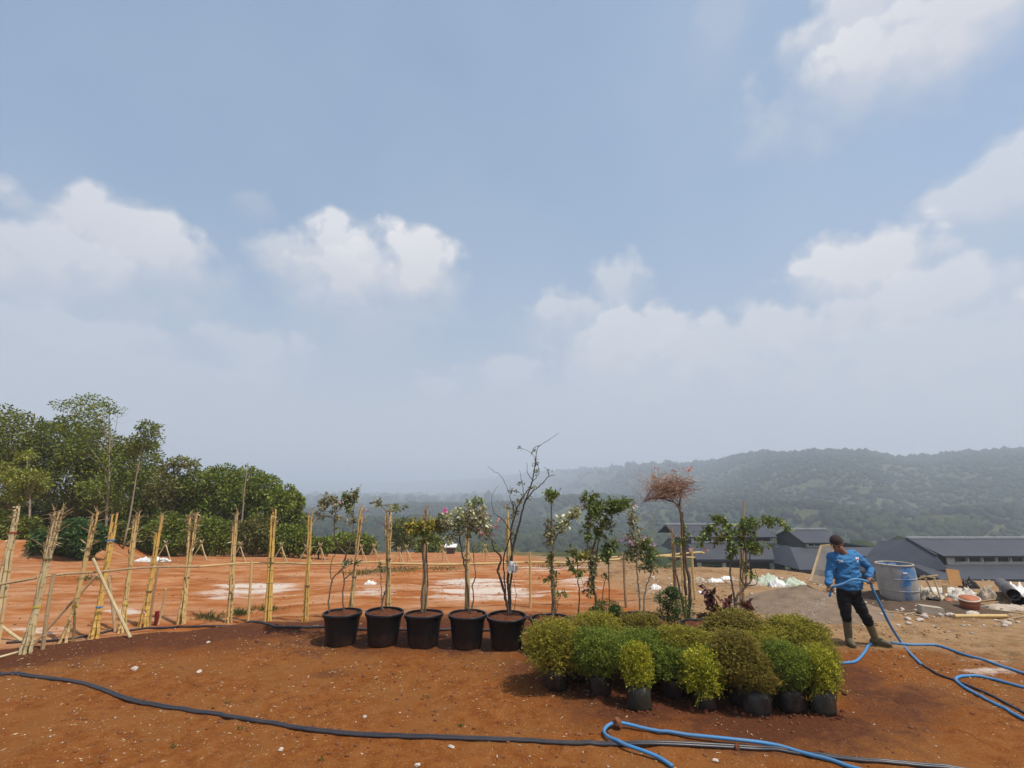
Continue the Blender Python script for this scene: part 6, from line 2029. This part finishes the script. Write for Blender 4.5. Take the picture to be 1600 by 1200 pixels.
for i, (lab, px, py, r, mat) in enumerate([('red brick piece beside the small dark tub', 1482, 940, (.10, .06, .05), 'terracotta'), ('flat white stone below the orange bucket', 1521, 961, (.15, .09, .05), 'stone_white'),
        ('white lump between the block and the bucket', 1482, 949, (.05, .04, .03), 'stone_white'), ('pale flat stone below the concrete block', 1438, 970, (.09, .06, .03), 'stone_white'),
        ('small pale stone right of the thin stick', 1447, 966, (.04, .03, .025), 'stone_white'), ('pale stone at the left end of the bamboo pole', 1486, 963, (.07, .05, .04), 'stone_white'),
        ('small pinkish stone right of the hose below the drum', 1404, 978, (.035, .03, .02), 'stone_white'),
        ('white stone left of the pots below the bamboo bundles', 210, 1047, (.045, .035, .03), 'stone_white'), ('flat pale stone right of the white one in the left foreground', 311, 1051, (.045, .03, .02), 'stone_white'),
        ('pair of pale stones behind the left foreground, left of the pots', 325, 1005, (.03, .025, .02), 'stone_white'), ('brown lump beside the straw left of the pots', 402, 1003, (.05, .035, .025), 'clod'),
        ('small pale stone in the foreground above the black pipes', 570, 1121, (.022, .02, .015), 'stone_white'), ('pale chip at the bottom edge below the black pipes', 705, 1168, (.04, .018, .012), 'stone_white'),
        ('small stone in the left foreground below the black pipes', 439, 1173, (.024, .022, .018), 'stone_white'), ('white chip at the bottom edge under the middle pot', 652, 1197, (.03, .02, .015), 'stone_white'),
        ('pale slab against the far pipe right of the foreground hose bend', 1152, 1172, (.028, .02, .035), 'clod'), ('pale chip right of the last front pot', 826, 1024, (.03, .02, .015), 'stone_white'),
        ('pale chip at the right bottom near the foreground hose', 1118, 1190, (.03, .02, .015), 'stone_white')]):
    p = ground_px(px, py)
    tag(MB().blob(p + Vector((0, 0, r[2] * .55)), r, i + 200, .2, 2).build('stone', M[mat]), lab, 'stone')

for i, (lab, a, b, r, mat) in enumerate([('grey stick lying left of the concrete block', (1412, 962), (1448, 954), .012, 'bamboo_old'), ('weathered stick lying behind the orange bucket', (1500, 945), (1556, 938), .016, 'bamboo_old'),
        ('pale stick pointing to the pipes at the right edge', (1540, 952), (1600, 960), .013, 'bamboo_pale'), ('short stick between the drum and the stick frame', (1440, 948), (1462, 946), .015, 'timber'),
        ('thin stick in front of the white sacks', (1470, 946), (1512, 950), .010, 'bamboo_pale'), ('long thin stick at the right edge in front of the tan cloth', (1560, 972), (1625, 958), .012, 'bamboo_old')]):
    rod('stick', lab, a, b, r, mat, 'stick')
for i, (lab, px, py, w_, h_, d_) in enumerate([('weathered plank standing among the sacks near the right edge', 1560, 932, .30, .10, .03), ('flat plank lying behind the orange bucket', 1535, 931, .5, .05, .12), ('short board leaning on the white sack', 1478, 930, .12, .22, .02)]):
    p = ground_px(px, py)
    tag(MB().box(p + Vector((0, 0, h_ / 2)), (w_, d_, h_), Matrix.Rotation(.3 * i - .4, 3, 'Z') @ Matrix.Rotation(.12, 3, 'X')).build('plank', M['timber']), lab, 'plank')

# far shed
sp0 = None
for Y in np.arange(25, 70, .25):
    p = at_depth(703, 866, Y)
    if hz(p.x, Y) >= p.z: sp0 = (p.x, Y); break
if sp0:
    x, y = sp0; g = hz(x, y)
    o = empty('shed', (x, y, g), 'tiny white-roofed shed far beyond the rail', 'shed')
    MB().box((x, y + .5, g + .25), (.6, .5, .5)).build('wall', M['wall_grey_shade'], o)
    MB().box((x, y + .4, g + .55), (.9, .8, .05), Matrix.Rotation(math.radians(12), 3, 'X')).build('roof', M['plastic_white'], o)

# ------------------------------------------------------------------ ground litter
rng = np.random.default_rng(404)
def scatter(n, seed, xr, yr, mask=None):
    r = np.random.default_rng(seed)
    x = r.uniform(*xr, n * 2); y = r.uniform(*yr, n * 2)
    k = fbm(x * .9, y * .9, 3, seed) + r.normal(0, .12, n * 2)
    keep = k > .46
    x, y = x[keep][:n], y[keep][:n]
    return x, y, r
x, y, r = scatter(5200, 31, (-7, 7.5), (4.2, 9.0))
P = np.stack([x, y, height(x, y) + .004], 1)
a = r.uniform(0, 6.28, len(x))
D = np.stack([np.cos(a), np.sin(a), r.normal(0, .12, len(x))], 1)
L = r.uniform(.012, .055, len(x)) * (r.random(len(x)) ** .8 * .8 + .35)
o = build_leaves('straw_litter', P, D, L, np.clip(L * .28, .004, .012), M['straw'], None, r)
def pebbles(name, n, seed, xr, yr, smin, smax, mat):
    x, y, r = scatter(n, seed, xr, yr)
    bm = bmesh.new(); bmesh.ops.create_icosphere(bm, subdivisions=1, radius=1.0)
    bv = np.array([v.co[:] for v in bm.verts]); bf = np.array([[v.index for v in f.verts] for f in bm.faces]); bm.free()
    s = smin + (smax - smin) * r.random(len(x)) ** 3
    V = bv[None] * (1 + r.uniform(-.3, .3, (len(x), len(bv), 1))) * s[:, None, None] * np.array([1, .8, .55])
    V = V + np.stack([x, y, height(x, y) + s * .2], 1)[:, None, :]
    Fc = (np.arange(len(x)) * len(bv))[:, None, None] + bf[None]
    o = mesh_np(name, V.reshape(-1, 3), Fc.reshape(-1, 3), M[mat], None)
    o["kind"] = "stuff"
pebbles('soil_crumbs', 3200, 51, (-7, 7.5), (4.2, 9.2), .004, .026, 'clod')
pebbles('gravel', 700, 52, (-7, 7.5), (4.2, 9.5), .003, .014, 'stone_white')
pebbles('gravel', 900, 53, (3.0, 14), (8.6, 14), .006, .045, 'block')
pebbles('soil_crumbs', 900, 54, (-12, 8), (9.2, 15), .006, .028, 'clod')
pebbles('rubble', 260, 57, (7.0, 12.5), (9.0, 11.8), .015, .085, 'stone_white')
pebbles('rubble', 160, 58, (3.5, 8.0), (11.0, 14.0), .015, .08, 'stone_white')
# weeds and grass on the lot
def tufts(name, spots, n, seed, hgt=.12):
    r = np.random.default_rng(seed); Ps = []
    for (px, py, rx, ry) in spots:
        for _ in range(n):
            p = ground_px(px + r.normal() * rx * .5, py + r.normal() * ry * .5); Ps.append(p)
    P = np.array([list(p) for p in Ps])
    D = r.normal(size=(len(P), 3)) * np.array([.7, .7, .2]) + np.array([0, 0, .8])
    build_leaves(name, P, D, hgt * r.uniform(.4, 1.2, len(P)), .012, M['grass'], None, r)
tufts('grass', [(600, 893, 60, 5), (640, 890, 40, 3), (560, 897, 30, 3), (690, 890, 40, 3), (255, 878, 40, 4), (330, 966, 26, 5), (415, 954, 26, 3), (375, 960, 12, 3), (140, 905, 26, 4), (860, 886, 40, 2), (1030, 888, 40, 2), (1110, 884, 30, 2)], 150, 61, .14)
tufts('grass', [(375, 1140, 6, 3), (270, 1168, 6, 3), (355, 1098, 5, 3), (665, 1090, 8, 4), (720, 1135, 5, 3), (500, 1188, 6, 3), (75, 1062, 6, 2)], 12, 62, .04)
